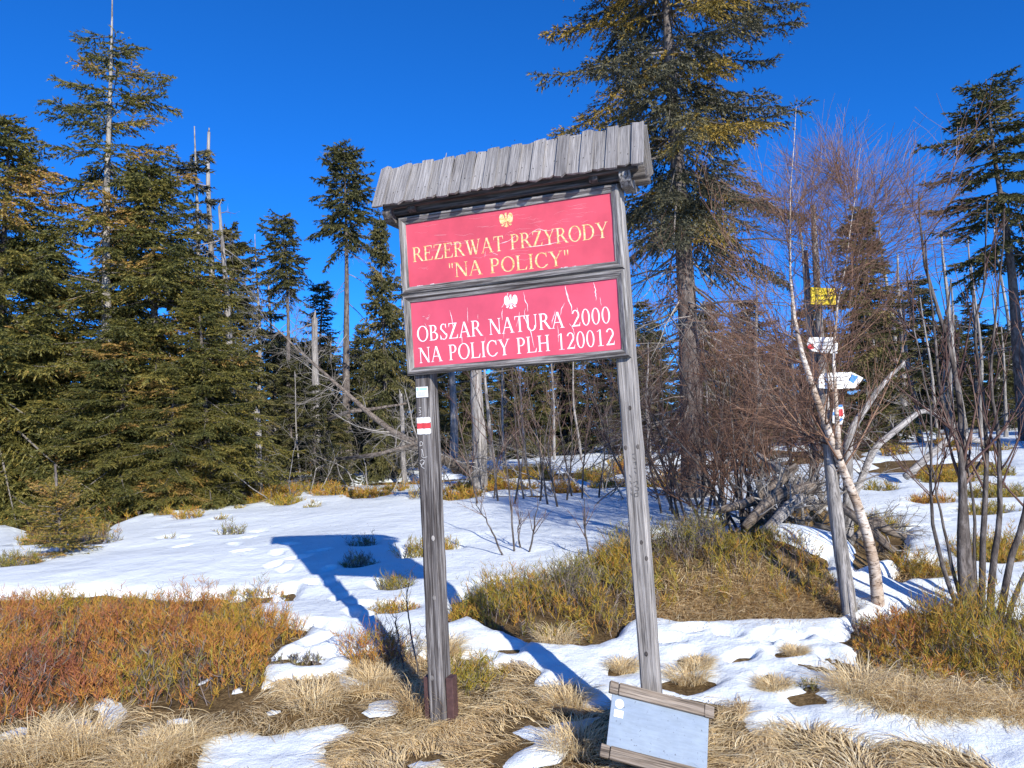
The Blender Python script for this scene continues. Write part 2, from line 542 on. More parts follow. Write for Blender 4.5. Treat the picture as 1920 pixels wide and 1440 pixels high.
ISLES = [polyworld(p) for p in [
    [(355, 1470), (385, 1390), (450, 1372), (520, 1382), (570, 1366), (640, 1358), (662, 1376), (600, 1400), (640, 1470)],
    [(935, 1425), (1000, 1392), (955, 1372), (1060, 1352), (1125, 1345), (1065, 1385), (1045, 1432), (960, 1450)],
    [(672, 1338), (700, 1318), (748, 1313), (742, 1338), (690, 1348)], [(185, 1312), (215, 1310), (240, 1340), (230, 1372), (180, 1365)],
    [(110, 1362), (170, 1340), (190, 1372), (130, 1385)], [(250, 1360), (285, 1350), (295, 1372), (262, 1385)], [(300, 1352), (350, 1342), (350, 1358), (310, 1362)],
    [(0, 1378), (50, 1360), (60, 1376), (5, 1392)], [(495, 1335), (530, 1330), (525, 1340), (500, 1343)], [(765, 1432), (830, 1420), (850, 1450), (770, 1465)],
    [(1100, 1275), (1200, 1275), (1150, 1330), (1090, 1330)], [(1020, 1302), (1045, 1292), (1050, 1312), (1025, 1318)], [(1385, 1362), (1430, 1352), (1470, 1372), (1420, 1385)],
    [(430, 1292), (460, 1285), (455, 1300), (432, 1304)], [(360, 1278), (395, 1272), (390, 1285), (365, 1290)], [(1330, 1376), (1365, 1370), (1360, 1385)],
    [(420, 1120), (450, 1113), (462, 1126), (430, 1134)], [(500, 1128), (535, 1122), (530, 1138), (500, 1142)]]]
# tuft on snow: px, py (foot), radius m, height m, tint centre
TUFTS = [(680, 1032, .16, .26, .12), (672, 1068, .2, .22, .12), (738, 1112, .2, .24, .3), (738, 1156, .2, .2, .55), (780, 1052, .2, .34, .45), (835, 1040, .16, .28, .5),
         (355, 980, .22, .36, .55), (520, 942, .42, .38, .55), (415, 982, .1, .16, .45), (448, 962, .1, .16, .4), (432, 1012, .16, .34, .25), (585, 960, .14, .24, .4),
         (620, 934, .4, .32, .6), (690, 936, .45, .26, .6), (745, 926, .3, .24, .55), (310, 974, .18, .26, .5), (30, 1070, .3, .3, .3), (185, 1028, .2, .34, .15), (70, 1030, .26, .34, .4), (340, 1020, .06, .1, .3), (315, 1020, .07, .14, .25),
         (530, 1243, .1, .1, .15), (578, 1247, .12, .14, .12), (860, 942, .4, .3, .6), (880, 890, .5, .34, .6), (1150, 922, .45, .26, .5), (1240, 920, .5, .26, .5), (655, 890, .7, .3, .65), (590, 892, .5, .3, .65), (1000, 900, .5, .34, .55),
         (1855, 1060, .3, .42, .5), (1900, 1050, .3, .4, .5), (1730, 1080, .25, .3, .55), (1640, 1000, .35, .3, .45), (1870, 900, .3, .3, .4), (1520, 1292, .06, .1, .3), (1850, 970, .3, .26, .4), (700, 1238, .2, .42, .7), (745, 1240, .16, .38, .1), (880, 1290, .2, .3, .42), (975, 925, .3, .3, .6), (1100, 905, .3, .26, .5)]
_tr = np.random.default_rng(64)
for _ in range(46):
    _x, _y = (_tr.uniform(470, 1260), _tr.uniform(868, 938)) if _ < 34 else (_tr.uniform(1610, 1920), _tr.uniform(850, 1010))
    TUFTS.append((_x, _y - (_x - 960) * .03, _tr.uniform(.12, .45), _tr.uniform(.18, .34), _tr.uniform(.4, .7)))
TUFT_P = [gp(t[0], t[1]) for t in TUFTS]
STEPS = [(1010 - 400 - 30, 1042)]
STEPS = [(485, 1010), (465, 1022), (545, 1035), (520, 1052), (560, 1062), (515, 1075), (535, 1085), (600, 1048), (440, 1035), (455, 1048), (615, 1085), (620, 1110), (640, 1140), (665, 1170), (590, 1110), (680, 1150), (700, 1170), (640, 1200), (610, 1190), (595, 1215), (640, 1235), (575, 1185), (340, 1040), (300, 1000), (270, 985), (1560, 1240), (1590, 1262), (1530, 1255), (1485, 1205), (1360, 1200), (1440, 1205), (1300, 1195), (1560, 1205), (1250, 1215), (1390, 1240), (1820, 890), (1790, 930), (1850, 930), (1740, 900), (1700, 960), (1880, 870), (1760, 870), (1690, 880), (1720, 1000), (1780, 990)]
STEP_P = [gp(*s)[:2] for s in STEPS]
_sr = np.random.default_rng(3)
STEP_A = _sr.uniform(0, np.pi, len(STEP_P))


def snow_thick(X, Y):
    sdv = np.full(X.shape, 9.0)
    near = (Y > 2.5) & (Y < 27) & (np.abs(X) < 16)
    xs, ys = X[near], Y[near]
    s = np.full(xs.shape, 9.0)
    for p in BARES: s = np.minimum(s, sdf(p, xs, ys))
    for t, P in zip(TUFTS, TUFT_P):
        s = np.minimum(s, np.hypot(xs - P[0], (ys - P[1]) * 1.25) - t[2] * .8)
    s = s + .07 * fbm(xs / .22, ys / .22, 31) * np.clip(1.2 - (ys - 5) * .1, .4, 1)
    for p in ISLES:
        s = np.maximum(s, -sdf(p, xs, ys) * .8 + .05 * fbm(xs / .12, ys / .12, 32))
    sdv[near] = s
    # the field breaks up by itself out of the mapped part
    f = fbm(X / 2.6 + 9, Y / 1.9 + 4, 41, 4) + .16
    far = sstep(12.5, 15, Y)
    sdv = np.minimum(sdv, np.where(far > 0, (f + .5 * (1 - far)) * 1.6, 9))
    bk = fbm(X / 1.3 + 5, Y / 1.3, 43) * .4 - .02
    sdv = np.where(Y < 2.9, bk, sdv)
    T = .026 + .075 * sstep(4.9, 6.8, Y)
    th = np.where(sdv > 0, T * (1 - np.exp(-np.maximum(sdv, 0) / .045)), np.maximum(sdv * .6, -.08))
    cr = sstep(.0, .1, sdv)
    th = th + cr * (.016 * fbm(X / .14, Y / .14, 51) * (1 - sstep(5.2, 7.8, Y)) + .010 * fbm(X / .5, Y / .5, 52) + .010 * fbm(X / .085, Y / .085, 53, 2) * (1 - sstep(5.0, 6.6, Y)))
    for P, a in zip(STEP_P, STEP_A):
        dx, dy = X - P[0], Y - P[1]
        u = (dx * np.cos(a) + dy * np.sin(a)) / .15; v_ = (-dx * np.sin(a) + dy * np.cos(a)) / .075
        q = u * u + v_ * v_
        m_ = q < 9
        th[m_] += -.042 * (1 - sstep(.62, 1.12, np.sqrt(q[m_]) * (1 + .2 * fbm(X[m_] / .06, Y[m_] / .06, 91, 2)))) + .006 * np.exp(-(np.sqrt(q[m_]) - 1.35) ** 2 / .05)
    return th


def axis_grid(lo, hi, fine_lo, fine_hi, step, growth=1.09):
    a = list(np.arange(fine_lo, fine_hi, step))
    s, p = step, fine_hi
    while p < hi:
        a.append(p); s *= growth; p += s
    a.append(hi)
    s, p = step * growth, fine_lo - step
    left = []
    while p > lo:
        left.append(p); s *= growth; p -= s
    left.append(lo)
    return np.array(sorted(left) + a)


def grid_obj(name, xs, ys, zf, mat, keep=None):
    X, Y = np.meshgrid(xs, ys, indexing='ij')
    Z, K = zf(X, Y)
    nx, ny = X.shape
    idx = np.arange(nx * ny).reshape(nx, ny)
    a, b_, c, d = idx[:-1, :-1], idx[1:, :-1], idx[1:, 1:], idx[:-1, 1:]
    F = np.stack([a, b_, c, d], -1).reshape(-1, 4)
    if K is not None:
        k = K.ravel(); F = F[k[F].any(1)]
    V = np.stack([X, Y, Z], -1).reshape(-1, 3)
    used = np.unique(F); rm = np.full(len(V), -1); rm[used] = np.arange(len(used))
    V = V[used]; F = rm[F]
    me = bpy.data.meshes.new(name)
    me.vertices.add(len(V)); me.vertices.foreach_set('co', V.astype(np.float32).ravel())
    me.loops.add(F.size); me.loops.foreach_set('vertex_index', F.astype(np.int32).ravel())
    me.polygons.add(len(F))
    me.polygons.foreach_set('loop_start', np.arange(0, F.size, 4, dtype=np.int32))
    me.polygons.foreach_set('loop_total', np.full(len(F), 4, np.int32))
    me.polygons.foreach_set('use_smooth', np.ones(len(F), bool))
    me.materials.append(mat); me.update(calc_edges=True)
    return link(bpy.data.objects.new(name, me))


gx = axis_grid(-400, 400, -6, 6, .12, 1.12); gy = axis_grid(-60, 500, 2.5, 14, .12, 1.1)
ground = grid_obj('ground', gx, gy, lambda X, Y: (terrain(X, Y), None), M['earth'])
tag(ground, kind='structure')
sx = axis_grid(-400, 400, -4.2, 4.2, .034, 1.06); sy = axis_grid(-60, 500, 3.2, 9.6, .034, 1.06)


def _snow(X, Y):
    th = snow_thick(X, Y)
    return terrain(X, Y) + th, th > -.03


snow = grid_obj('snow', sx, sy, _snow, M['snow'])
tag(snow, kind='structure')

# ------------------------------------------------------------------ lettering


def _rect(x0, y0, x1, y1): return [(x0, y0), (x1, y0), (x1, y1), (x0, y1)]


def _arc(cx, cy, rx, ry, tx, ty, a0, a1, n=14):
    out = []
    for i in range(n):
        p = []
        for a, o in ((i, 1), (i + 1, 1), (i + 1, 0), (i, 0)):
            t = rad(a0 + (a1 - a0) * a / n)
            X, Y = (rx, ry) if o else (rx - tx, ry - ty)
            p.append((cx + X * math.cos(t), cy + Y * math.sin(t)))
        out.append(p)
    return out


TK, TN = .145, .05


def _stem(x, y0=0, y1=1, lo=True, hi=True, t=TK, s=.10):
    o = [_rect(x, y0, x + t, y1)]
    if lo: o += [_rect(x - s, y0, x + t + s, y0 + .028), [(x - s * .4, y0 + .028), (x, y0 + .028), (x, y0 + .07)], [(x + t, y0 + .028), (x + t + s * .4, y0 + .028), (x + t, y0 + .07)]]
    if hi: o += [_rect(x - s, y1 - .028, x + t + s, y1), [(x, y1 - .07), (x, y1 - .028), (x - s * .4, y1 - .028)], [(x + t, y1 - .07), (x + t + s * .4, y1 - .028), (x + t, y1 - .028)]]
    return o


def _diag(x0, y0, x1, y1, t): return [[(x0, y0), (x0 + t, y0), (x1 + t, y1), (x1, y1)]]


def glyph(c):
    if c == 'I': return _stem(.14), .43
    if c == 'H': return _stem(.12) + _stem(.76) + [_rect(.26, .49, .76, .545)], 1.03
    if c == 'L': return _stem(.12) + [_rect(.26, 0, .80, .042), [(.70, .042), (.80, .042), (.86, .27), (.83, .27)]], .88
    if c in 'EF':
        g = _stem(.12) + [_rect(.26, .958, .76, 1), [(.70, .958), (.70, .958), (.745, .79), (.775, .79), (.775, 1), (.72, 1)], _rect(.26, .505, .56, .55), _rect(.545, .40, .575, .66)]
        return g + [_rect(.26, 0, .78, .042), [(.68, .042), (.78, .042), (.84, .25), (.81, .25)]], .87
    if c == 'T': return _stem(.36, hi=False) + [_rect(.03, .955, .835, 1), [(.03, .955), (.09, .955), (.05, .77), (.02, .77)], [(.775, .955), (.835, .955), (.845, .77), (.815, .77)]], .87
    if c == 'D': return _stem(.12) + _arc(.42, .5, .54, .5, TK, TN, -90, 90, 20) + [_rect(.26, .95, .42, 1), _rect(.26, 0, .42, .05)], 1.03
    if c == 'P': return _stem(.12) + _arc(.40, .73, .32, .27, TK, TN, -90, 90) + [_rect(.26, .95, .40, 1), _rect(.26, .46, .40, .51)], .79
    if c == 'R': return _stem(.12) + _arc(.40, .75, .32, .25, TK, TN, -90, 90) + [_rect(.26, .95, .40, 1), _rect(.26, .5, .40, .55)] + _diag(.80, 0, .40, .51, .17) + [_rect(.80, 0, 1.02, .03)], .98
    if c == 'B': return _stem(.12) + _arc(.40, .76, .29, .24, TK, TN, -90, 90) + _arc(.42, .27, .38, .27, TK, TN, -90, 90) + [_rect(.26, .95, .40, 1), _rect(.26, .50, .42, .545), _rect(.26, 0, .42, .05)], .9
    if c == 'O': return _arc(.54, .5, .50, .52, TK, TN, 0, 360, 32), 1.07
    if c == 'C': return _arc(.54, .5, .50, .52, TK, TN, 52, 318, 26) + [[(.80, .86), (.86, .70), (.895, .70), (.88, 1.0), (.85, 1.0)], [(.82, .17), (.86, .10), (.96, .20), (.93, .23)]], .98
    if c == 'U': return _stem(.12, .3, 1, lo=False) + _stem(.80, .3, 1, lo=False, t=.06) + _arc(.49, .33, .37, .35, .14, .06, 180, 360, 18), 1.04
    if c == 'A': return _diag(.10, .02, .47, 1, .062) + _diag(.80, .02, .44, 1, .16) + [_rect(.24, .33, .78, .375), _rect(-.0, 0, .27, .028), _rect(.70, 0, 1.06, .028)], 1.05
    if c == 'Y': return _diag(.12, .98, .44, .44, .16) + _diag(.84, .98, .50, .44, .06) + _stem(.44, 0, .46, hi=False) + [_rect(.0, .972, .37, 1), _rect(.74, .972, 1.0, 1)], 1.0
    if c == 'W': return _diag(.12, .98, .40, 0, .15) + _diag(.70, .98, .47, 0, .06) + _diag(.58, .98, .86, 0, .15) + _diag(1.20, .98, .93, 0, .06) + [_rect(.0, .972, .36, 1), _rect(.50, .972, .82, 1), _rect(1.10, .972, 1.36, 1)], 1.36
    if c == 'N': return _stem(.13, 0, 1, hi=False, t=.06) + _stem(.86, 0, 1, lo=False, t=.06) + _diag(.08, 1, .80, 0, .17) + [_rect(-.02, .972, .2, 1)], 1.04
    if c == 'Z': return _diag(.06, .02, .60, .98, .17) + [_rect(.04, 0, .80, .045), _rect(.06, .955, .77, 1), [(.70, .045), (.80, .045), (.84, .25), (.81, .25)], [(.06, .955), (.13, .955), (.09, .77), (.06, .77)]], .86
    if c == 'S': return _arc(.36, .75, .27, .27, .12, .05, 60, 200, 14) + _arc(.38, .26, .30, .28, .12, .05, -125, 25, 14) + _diag(.53, .27, .08, .70, .15) + [[(.50, .96), (.57, .72), (.60, .72), (.60, 1.0), (.57, 1.0)], [(.10, 0), (.07, 0), (.06, .30), (.09, .30), (.22, .03)]], .74
    if c == '0': return _arc(.37, .5, .32, .515, .12, .045, 0, 360, 28), .74
    if c == '1': return [_rect(.31, .0, .44, 1), _rect(.16, 0, .60, .028), [(.13, .86), (.31, .93), (.38, 1.0), (.13, .89)]], .74
    if c == '2': return _arc(.35, .70, .30, .31, .12, .055, -38, 160, 16) + [[(.05, 0), (.20, .06), (.62, .55), (.47, .58)], _rect(.05, 0, .66, .085), [(.60, .085), (.66, .085), (.70, .24), (.675, .24)]], .74
    if c == '"': return [[(.09, 1), (.19, 1), (.165, .66), (.115, .66)], [(.30, 1), (.40, 1), (.375, .66), (.325, .66)]], .48
    return [], .48


def text_polys(s):
    out = []; x = 0
    for ch in s:
        g, adv = glyph(ch)
        out += [[(px + x, py) for px, py in p] for p in g]
        x += adv + .035
    return out, x


def add_flat(acc, polys, fx, y0, dy=2.5e-5):
    """fan-filled polygons laid in the sign plane; fx maps glyph xy to (x,z)"""
    for k, p in enumerate(polys):
        q = [fx(a, b_) for a, b_ in p]
        V = [(a, y0 - dy * (k % 9), b_) for a, b_ in q]
        ar = sum(q[i][0] * q[(i + 1) % len(q)][1] - q[(i + 1) % len(q)][0] * q[i][1] for i in range(len(q)))
        F = [(0, i, i + 1) if ar > 0 else (0, i + 1, i) for i in range(1, len(q) - 1)]
        acc.add(V, F)


def text_line(acc, s, x0, z0, x1, z1, cap, y0):
    polys, wd = text_polys(s)
    k = (x1 - x0) / wd
    add_flat(acc, polys, lambda a, b_: (x0 + a * k, z0 + (z1 - z0) * a / wd + b_ * cap), y0)


def eagle(acc, cx, cz, h, y0):
    P = []
    half = []
    wing = [(.05, .52), (.12, .62), (.13, .78), (.22, .92), (.33, .95), (.43, .86), (.47, .70), (.47, .52), (.43, .40), (.40, .30), (.36, .34), (.33, .25), (.29, .30), (.25, .24), (.20, .33), (.12, .36)]
    leg = [(.06, .34), (.13, .32), (.24, .20), (.36, .20), (.36, .13), (.30, .15), (.28, .09), (.22, .13)]
    tail = [(0, .34), (.05, .32), (.06, .18), (.14, .10), (.11, .03), (.05, .06), (0, .0)]
    body = [(0, .36), (.13, .42), (.12, .56), (.06, .66), (.055, .80), (.07, .88), (0, .92)]
    # fan centres are chosen inside so the outlines may be uneven
    for poly, c in ((wing, (.26, .58)), (leg, (.2, .23)), (tail, (.03, .2)), (body, (.03, .58))):
        n = len(poly)
        for i in range(n):
            a, b_ = poly[i], poly[(i + 1) % n]
            P.append([c, a, b_]); P.append([(-c[0], c[1]), (-b_[0], b_[1]), (-a[0], a[1])])
    P += [[(-.05, .84), (-.13, .83), (-.05, .90)], [(-.06, .90), (-.06, 1.0), (-.03, .95), (0, 1.01), (.03, .95), (.06, 1.0), (.06, .90)]]
    add_flat(acc, P, lambda a, b_: (cx + a * h, cz + (b_ - .5) * h), y0)


def stroke_line(acc, pts, w_, y0):
    pts = [np.array(p, float) for p in pts]
    for a, b_ in zip(pts[:-1], pts[1:]):
        d = b_ - a; n = np.array([-d[1], d[0]]) / max(np.hypot(*d), 1e-9) * w_ / 2
        V = [(a[0] - n[0], y0, a[1] - n[1]), (b_[0] - n[0], y0, b_[1] - n[1]), (b_[0] + n[0], y0, b_[1] + n[1]), (a[0] + n[0], y0, a[1] + n[1])]
        acc.add(V, [(0, 1, 2), (0, 2, 3)])


# ------------------------------------------------------------------ notice board
_ca = [rad(-18.693), rad(-.048), rad(3.1476)]
SM = (Matrix.Rotation(_ca[0], 3, 'Z') @ Matrix.Rotation(_ca[1], 3, 'Y') @ Matrix.Rotation(_ca[2], 3, 'X'))
SC = Vector((0.0106, 4.4, 2.5719))
Z0 = 2.56
board = bpy.data.objects.new('notice_board', None)
link(board)
board.matrix_world = Matrix.Translation(SC + SM @ Vector((0, 0, -Z0))) @ SM.to_4x4()
tag(board, 'tall grey timber notice board with shingled roof and two faded red panels', 'notice board')

RX90 = Matrix.Rotation(rad(90), 4, 'Y')   # local z -> x


def timber(name, w_, d_, L, loc, rot, mat, parent, b=.004, jit=.0012, seed=0):
    a = Acc(); bevel_box(a, w_, d_, L, b, jit, np.random.default_rng(seed + 5))
    o = a.build(name, mat, parent, smooth=False)
    o.matrix_local = Matrix.Translation(loc) @ rot
    return o


I4 = Matrix.Identity(4)


LOCAL = {}


def shaft(name, w_, d_, x0, z0, x1, z1, y, mat, parent, seed):
    """square post from (x0,z0) to (x1,z1) with worn, slightly uneven edges"""
    r_ = np.random.default_rng(seed); a = Acc(); n = 26
    L = z1 - z0
    V = []
    for i in range(n + 1):
        t = i / n
        for sx_, sy_, ex in ((-1, -1, 0), (1, -1, 1), (1, 1, 0), (-1, 1, 1)):
            c = .007 + .004 * r_.random()
            h = np.array([sx_ * w_ / 2, sy_ * d_ / 2])
            p1 = h - np.array([sx_ * c, 0]); p2 = h - np.array([0, sy_ * c])
            if ex: p1, p2 = p1, p2
            else: p1, p2 = p2, p1
            for p in (p1, p2):
                V.append((p[0] + r_.normal(0, .0012), p[1] + r_.normal(0, .0012), (t - .5) * L))
    F = []
    for i in range(n):
        for k in range(8):
            q, q1 = i * 8 + k, i * 8 + (k + 1) % 8
            F += [(q, q1, q1 + 8), (q, q1 + 8, q + 8)]
    for k in range(1, 7):
        F += [(0, k + 1, k), (n * 8, n * 8 + k, n * 8 + k + 1)]
    a.add(V, F)
    o = a.build(name, mat, parent, smooth=False)
    ang = math.atan2(x1 - x0, L)
    o.matrix_local = LOCAL[name, seed] = Matrix.Translation(((x0 + x1) / 2, y, (z0 + z1) / 2 + Z0)) @ Matrix.Rotation(ang, 4, 'Y')
    return o


postL = shaft('post', .104, .118, -.640, -2.75, -.578, .49, .075, M['wood_post'], board, 1)
postL['label'] = 'dark weathered post with white and red trail mark'
postR = shaft('post', .100, .118, .650, -2.75, .632, .49, .075, M['wood_light'], board, 2)
postR['label'] = 'pale weathered post behind the small loose panel'


def member(name, Lo, ang, cx, cz, seed, mat):
    """mitred frame member: length along local z, outer edge at local x=0"""
    prof = [(0, -.014), (.008, -.029), (.018, -.031), (.034, -.020), (.046, -.015)]
    r_ = np.random.default_rng(seed); n = 9
    V = []; F = []
    for j in range(n + 1):
        t = j / n
        for (u, y) in prof + [(.046, .012), (0, .012)]:
            z = (t - .5) * (Lo - 2 * u)
            jx = r_.normal(0, .0009) if 0 < j < n else 0
            V.append((u + jx, y + r_.normal(0, .0008), z))
    m_ = len(prof) + 2
    for j in range(n):
        for k in range(m_):
            a0, a1 = j * m_ + k, j * m_ + (k + 1) % m_
            F += [(a0, a1 + m_, a1), (a0, a0 + m_, a1 + m_)]
    for k in range(1, m_ - 1):
        F += [(0, k, k + 1), (n * m_, n * m_ + k + 1, n * m_ + k)]
    a = Acc(); a.add(V, F)
    o = a.build(name, mat, board, smooth=False)
    o.matrix_local = Matrix.Translation((cx, 0, cz + Z0)) @ Matrix.Rotation(ang, 4, 'Y')
    return o


FW = .678
for k, (zb, zt) in enumerate(((.001, .477), (-.487, -.001))):
    g = .0012
    member('frame_rail', 2 * FW, rad(90), 0, zt, 11 + k, M['wood_frame'])        # top: local x -> -z
    member('frame_rail', 2 * FW, rad(-90), 0, zb, 21 + k, M['wood_frame'])
    member('frame_stile', zt - zb, 0, -FW, (zt + zb) / 2, 31 + k, M['wood'])
    o = member('frame_stile', zt - zb, 0, -FW, (zt + zb) / 2, 41 + k, M['wood'])
    co = np.empty(len(o.data.vertices) * 3, np.float32); o.data.vertices.foreach_get('co', co); co[0::3] *= -1
    o.data.vertices.foreach_set('co', co); o.data.flip_normals(); o.location.x = FW


def panel(z0, z1, mat, label):
    a = Acc(); n = 40
    xs = np.linspace(-.648, .648, n); zs = np.linspace(z0 - .012, z1 + .012, 14)
    X, Z = np.meshgrid(xs, zs, indexing='ij')
    Y = np.zeros_like(X) - .0075
    V = np.stack([X, Y, Z - (z0 + z1) / 2], -1).reshape(-1, 3)
    idx = np.arange(X.size).reshape(X.shape)
    q = np.stack([idx[:-1, :-1], idx[1:, :-1], idx[1:, 1:], idx[:-1, 1:]], -1).reshape(-1, 4)
    a.add(V, np.concatenate([q[:, [0, 1, 2]], q[:, [0, 2, 3]]]))
    a.add(boxverts(-.648, .648, -.006, .004, z0 - .012 - (z0 + z1) / 2, z1 + .012 - (z0 + z1) / 2), BOXF)
    o = a.build('panel', mat, board, smooth=False)
    o.location = (0, 0, (z0 + z1) / 2 + Z0)
    o['label'] = label
    return o


pU = panel(.042, .431, M['red'], 'upper red panel with crazed paint and worn gold lettering')
pD = panel(-.442, -.048, M['red2'], 'lower red panel with peeling film and white lettering')
cu, cd = (.042 + .431) / 2, (-.442 - .048) / 2
YF = -.0085
a = Acc()
text_line(a, 'REZERWAT PRZYRODY', -.600, .196 - cu, .604, .186 - cu, .088, YF)
text_line(a, '"NA POLICY"', -.374, .074 - cu, .376, .060 - cu, .086, YF)
a.build('lettering', M['gold_print'], pU, smooth=False)
a = Acc(); eagle(a, .010, .367 - cu, .088, YF); a.build('emblem', M['gold_print'], pU, smooth=False)
a = Acc()
text_line(a, 'OBSZAR NATURA 2000', -.604, -.288 - cd, .584, -.290 - cd, .092, YF)
text_line(a, 'NA POLICY PLH 120012', -.598, -.417 - cd, .600, -.412 - cd, .092, YF)
a.build('lettering', M['white_print'], pD, smooth=False)
a = Acc(); eagle(a, .006, -.110 - cd, .086, YF); a.build('emblem', M['white_print'], pD, smooth=False)


def sliver(acc, pts, wmax, y0, r_):
    """tapering ragged split in the paint"""
    pts = np.array(pts, float); n = 12
    t = np.linspace(0, 1, len(pts)); tt = np.linspace(0, 1, n)
    x = np.interp(tt, t, pts[:, 0]) + r_.normal(0, wmax * .25, n); z = np.interp(tt, t, pts[:, 1]) + r_.normal(0, wmax * .1, n)
    d = np.gradient(np.stack([x, z], 1), axis=0); d /= np.linalg.norm(d, axis=1)[:, None]
    w_ = wmax * np.sin(np.pi * np.clip(tt * .96 + .02, 0, 1)) ** .7 * r_.uniform(.5, 1.1, n)
    nx_, nz_ = -d[:, 1], d[:, 0]
    L = np.stack([x + nx_ * w_ / 2, np.full(n, y0), z + nz_ * w_ / 2], 1); R_ = np.stack([x - nx_ * w_ / 2, np.full(n, y0), z - nz_ * w_ / 2], 1)
    V = np.concatenate([L, R_])
    F = []
    for i in range(n - 1): F += [(i, i + n, i + 1), (i + 1, i + n, i + n + 1)]
    acc.add(V, F)


r_ = np.random.default_rng(5)


def lp(px, py):
    d = Vector(ray(px, py)); nrm = SM.col[1]
    t = nrm.dot(SC - Vector((0, 0, EYE))) / nrm.dot(d)
    q = SM.transposed() @ (d * t + Vector((0, 0, EYE)) - SC)
    return q[0], q[2]


def crop4(x, y): return lp(740 + x / 4.174, 520 + y / 4.174)
def crop3(x, y): return lp(740 + x / 4.364, 380 + y / 4.364)


a = Acc()
for pts, w_ in (([(1340, 65), (1350, 140), (1375, 200), (1392, 270)], .013), ([(1562, 40), (1575, 110), (1582, 185)], .009), ([(1012, 115), (1025, 180), (1045, 225), (1045, 270)], .007),
                ([(1335, 200), (1310, 245), (1300, 300)], .006), ([(1262, 260), (1240, 330), (1232, 370)], .006), ([(890, 120), (885, 150)], .005), ([(868, 190), (842, 240)], .005), ([(850, 250), (842, 290), (845, 340)], .006),
                ([(1028, 245), (1018, 310), (1045, 370), (1075, 440), (1095, 550)], .009), ([(980, 270), (975, 320), (955, 390)], .005), ([(435, 255), (455, 340), (470, 440)], .006), ([(573, 235), (575, 300), (578, 360)], .004),
                ([(240, 360), (258, 400)], .003), ([(525, 440), (535, 520)], .005), ([(1370, 360), (1400, 400), (1412, 460)], .006), ([(1278, 370), (1285, 450), (1285, 510)], .004), ([(1430, 235), (1440, 300)], .005), ([(1610, 155), (1618, 225)], .004), ([(712, 470), (708, 520)], .003), ([(855, 420), (858, 480)], .003), ([(655, 290), (655, 330)], .003)):
    q = Acc(); sliver(q, [(crop4(*p)[0], crop4(*p)[1] - cd) for p in pts], w_ * .72, YF - .0004, r_); q.build('peeling_split', M['peel'], pD, smooth=False)
for _ in range(9):
    x = r_.uniform(215, 270); y = r_.uniform(290, 335)
    sliver(a, [(crop4(x, y)[0], crop4(x, y)[1] - cd), (crop4(x + r_.uniform(8, 22), y)[0], crop4(x, y - 1)[1] - cd)], .002, YF - .0004, r_)
a.build('scuff', M['peel'], pD, smooth=False)['kind'] = 'stuff'
a = Acc()
for pts, w_ in (([(1000, 270), (930, 320), (840, 345)], .004), ([(1090, 275), (1130, 240), (1180, 215), (1240, 235), (1300, 225)], .004), ([(1070, 370), (1160, 360), (1230, 350), (1320, 330), (1400, 310)], .005), ([(880, 330), (940, 315)], .003), ([(420, 350), (600, 330)], .002), ([(750, 400), (740, 450)], .003), ([(800, 410), (850, 430)], .004), ([(330, 270), (430, 265)], .002)):
    q_ = Acc(); sliver(q_, [(crop3(*p)[0], crop3(*p)[1] - cu) for p in pts], w_ * .6, YF - .0004, r_); q_.build('paint_crack', M['peel'], pU, smooth=False)
for _ in range(70):
    x = r_.uniform(150, 1700); ln = r_.uniform(40, 200); y = r_.uniform(70, 480) + (960 - x) * .11
    if not (30 < y < 640): continue
    p = [(x + ln * t, y - ln * t * .12 + r_.normal(0, 5)) for t in np.linspace(0, 1, 5)]
    q = [(crop3(*c)[0], crop3(*c)[1] - cu) for c in p]
    if max(v[1] for v in q) > .185 or min(v[1] for v in q) < -.19 or max(v[0] for v in q) > .62 or min(v[0] for v in q) < -.62: continue
    sliver(a, q, r_.uniform(.0008, .0018), YF - .0003, r_)
a.build('paint_craze', M['crack'], pU, smooth=False)['kind'] = 'stuff'
a = Acc()
for x0, x1 in ((-.60, -.54), (-.50, -.46), (.30, .36), (.38, .41)):
    a = Acc(); sliver(a, [(x0, -.190), (x1, -.189)], .009, YF - .0004, r_); a.build('bare_chip', M['white_print'], pU, smooth=False)

# roof
roof = bpy.data.objects.new('roof', None); link(roof, board)
roof.location = (0, 0, Z0)
EY, EZ, RY, RZ = -.112, .532, .032, .788
SL = math.hypot(RY - EY, RZ - EZ); SA = math.atan2(RZ - EZ, RY - EY)


